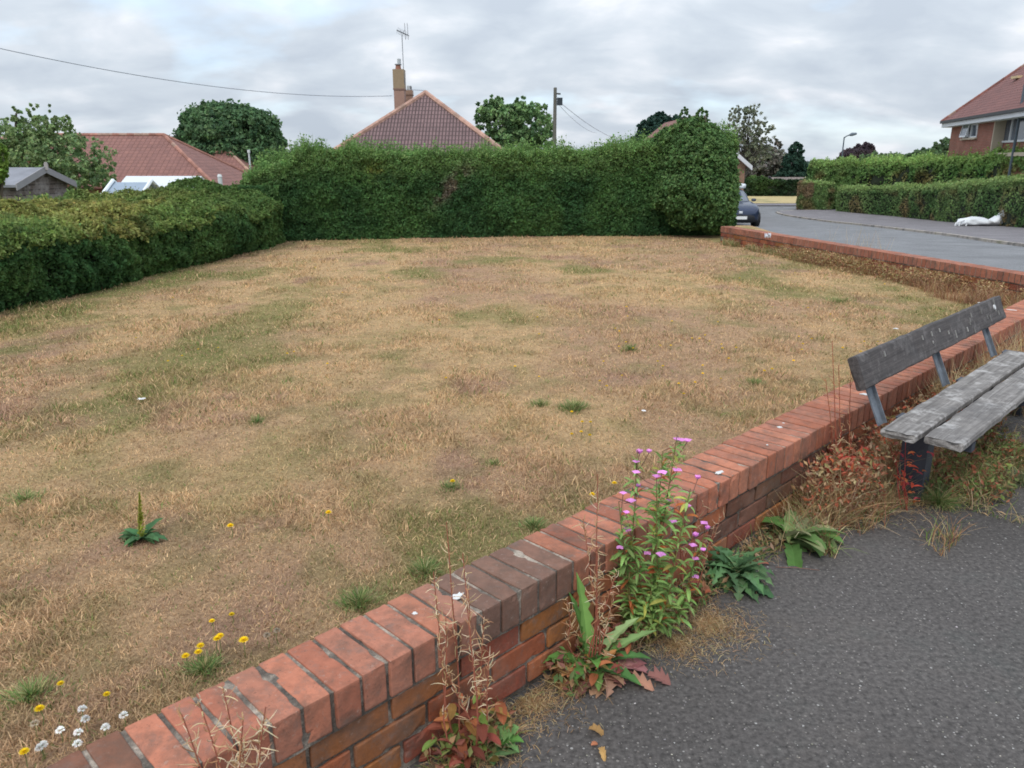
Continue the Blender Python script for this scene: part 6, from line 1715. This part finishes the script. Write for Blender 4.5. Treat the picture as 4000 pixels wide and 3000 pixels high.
for a, b in sc5: put(yp, 2000 + a / 1.843, 1300 + b / 1.843, .045, .95, zone(2000 + a / 1.843, 1300 + b / 1.843), GY, uy)
rg = np.random.default_rng(77)
for k in range(58):
    px = rg.uniform(250, 3500); py = rg.uniform(985, 1480)
    q = on_z(px, py, .1)
    if not in_lawn(np.array([q[0]]), np.array([q[1]]), .3)[0] or q[0] < -4.0 or q[1] > 14.6: continue
    put(yp, px, py, .045, rg.uniform(.75, 1.15), zone(px, py), GY, uy)
wp_ = flower_proto('white_daisy', [(0.80, 0.80, 0.77)], .0115, .040, white=True); uw = [False]
GW = 'white daisies in the bottom left corner'
for (a, b, lab) in [(547, 1140, 'topmost white daisy of the bottom left group'), (567, 1207, 'large white daisy just under the topmost one'), (400, 1282, 'white daisy left of the middle pair in the bottom left group'), (520, 1297, 'white daisy in the middle of the bottom left group'), (700, 1263, 'white daisy second nearest to the broken coping brick'), (822, 1182, 'white daisy nearest the wall, rightmost of the group'), (285, 1380, 'upper one of the two white daisies closest together at the lower left'), (265, 1397, 'lower one of the two white daisies closest together at the lower left'), (515, 1370, 'lowest small white daisy near the wall edge')]:
    put(wp_, a / 1.7015, 2100 + b / 1.7015, .040, 1.0, lab, GW, uw)
sp_ = flower_proto('dandelion_clock', [(0.56, 0.47, 0.36)], .011, .050, white=True); us = [False]
for (a, b, lab) in [(1775, 650, 'beige fluffy seed ball on the lawn right of the largest yellow flower, lower of two'), (1842, 620, 'beige fluffy seed ball on the lawn right of the largest yellow flower, upper of two'), (232, 1238, 'beige fluffy seed ball among the white daisies')]:
    put(sp_, a / 1.7015, 2100 + b / 1.7015, .050, 1.0, lab, 'seed heads on the lawn', us)

# --- litter
def crumple(name, label, p, size, col, seed=0, cat='litter', flat=.35, group=None):
    rg = np.random.default_rng(seed); m_ = 9
    X_, Y_ = np.meshgrid(np.linspace(-1, 1, m_), np.linspace(-1, 1, m_)); z_ = rg.random((m_, m_)) * flat * size * 1.2
    v = np.c_[X_.ravel() * size + rg.normal(0, size * .06, m_ * m_), Y_.ravel() * size * .6 + rg.normal(0, size * .05, m_ * m_), z_.ravel()]
    i = np.arange(m_ - 1)[:, None] * m_; j = np.arange(m_ - 1)[None, :]
    f = np.stack([i + j, i + j + 1, i + m_ + j + 1, i + m_ + j], -1).reshape(-1, 4)
    v2 = v - [0, 0, .0015]
    mb = MB(); mb.add(np.concatenate([v, v2]) + np.array(p), np.concatenate([f, f[:, ::-1] + m_ * m_]), col)
    return tag(mb.build(name, M_COL), label, cat, group)
crumple('crumpled_paper', 'crumpled white paper on the tarmac between the limp plant and the bench', on_z(3225, 1968, .004), .024, (0.66, 0.67, 0.68), 1)
crumple('crumpled_paper', 'smaller torn white paper scrap left of the crumpled white paper', on_z(3165, 1978, .004), .014, (0.60, 0.61, 0.62), 2)
crumple('white_wrapper', 'white wrapper lying behind the far end of the bench back', on_z(3845, 1190, .36), .045, (0.70, 0.70, 0.66), 3)
crumple('paper_scrap', 'white scrap on the left half of the lawn', on_z(553, 1560, .075), .022, (0.72, 0.72, 0.72), 4)
crumple('paper_scrap', 'white scrap on the lawn right of the largest green tuft', on_z(2514, 1605, .075), .013, (0.78, 0.78, 0.78), 5)
crumple('paper_scrap', 'small white scrap on the lawn behind the bench', on_z(3500, 1285, .075), .02, (0.70, 0.70, 0.70), 7)
crumple('paper_scrap', 'white scrap at the lawn foot of the road wall near its far end', at_y(2998, 930, 12.3), .045, (0.66, 0.68, 0.74), 6, flat=1.6)
def dead_leaf(label, px, py, L_, W_, az, col, n=1, seed=0, teeth=.2, el=.3, dr=.9):
    mb = MB(); c = on_z(px, py, .006)
    ribbon(mb, c, az, L_, W_, el, dr, col, 9, .35, teeth, twist=.5)
    return tag(mb.build('dead_leaf', M_LEAF), label, 'leaf', 'dead leaves on the tarmac')
dead_leaf('curled ochre dead leaf on the tarmac under the red rosette', 2300, 2850, .05, .02, -.4, (0.45, 0.27, 0.11), el=.7, dr=2.2)
dead_leaf('curled tan dead leaf lowest on the tarmac by the bottom edge', 2345, 2920, .05, .016, -1.4, (0.50, 0.31, 0.12), el=.5, dr=1.6)
dead_leaf('small orange fragment beside the curled tan leaf', 2310, 2912, .02, .012, .4, (0.48, 0.19, 0.10))
dead_leaf('dusty pink brown leaf on the tarmac right of the red rosette', 2530, 2640, .075, .04, -.5, (0.30, 0.14, 0.12), teeth=.35)
dead_leaf('tan toothed leaf lying across the red rosette', 2440, 2650, .10, .035, -.55, (0.42, 0.22, 0.15), teeth=.35)
dead_leaf('short red brown leaf at the edge of the dandelion rosette', 2960, 2205, .05, .014, .2, (0.40, 0.15, 0.10), teeth=0)
for k, (px, py, L_, az_, lab) in enumerate([(3860, 2015, .035, 1.9, 'pale dry seed pod on the tarmac in front of the bench, left of two'), (3930, 2010, .04, 2.2, 'pale dry seed pod on the tarmac in front of the bench, right of two'), (3030, 2215, .16, -.15, 'thin reddish twig on the tarmac right of the dandelion rosette')]):
    c = on_z(px, py, .004); mb = MB(); d = V3(math.cos(az_), math.sin(az_), 0); mb.tube([c, c + d * L_ * .5 + V3(0, 0, .004), c + d * L_], [.002, .003, .0012] if L_ < .1 else [.0012, .0012, .0008], (0.48, 0.33, 0.18) if L_ < .1 else (0.20, 0.09, 0.06), 5)
    tag(mb.build('seed_pod' if L_ < .1 else 'twig', M_STEM), lab, 'twig' if L_ > .1 else 'seed pod', 'plant debris on the tarmac')
# loose pale stones on the tarmac
rg = np.random.default_rng(9)
mb = MB(); n_ = 650
for k in range(n_):
    px = rg.uniform(1900, 4050); py = rg.uniform(1850, 3050); c = on_z(px, py, 0)
    if np.dot(c - WA, DN) < .12: continue
    r_ = rg.uniform(.0008, .0026) * (1.3 if rg.random() < .1 else 1); pts, fs = lattice(1, 1, 1)
    v = pts / np.linalg.norm(pts, axis=1, keepdims=True) * r_ * np.array([1.2, .9, .6]) * (1 + rg.normal(0, .15, (len(pts), 1))) + c
    g_ = rg.choice([.16, .24, .34, .5], p=[.35, .35, .2, .1]); mb.add(v, fs, np.array([g_, g_ * rg.uniform(.86, .98), g_ * rg.uniform(.7, .95)]))
tag(mb.build('grit', M_COL), 'loose pale grit scattered over the dark tarmac', 'grit', kind='stuff')
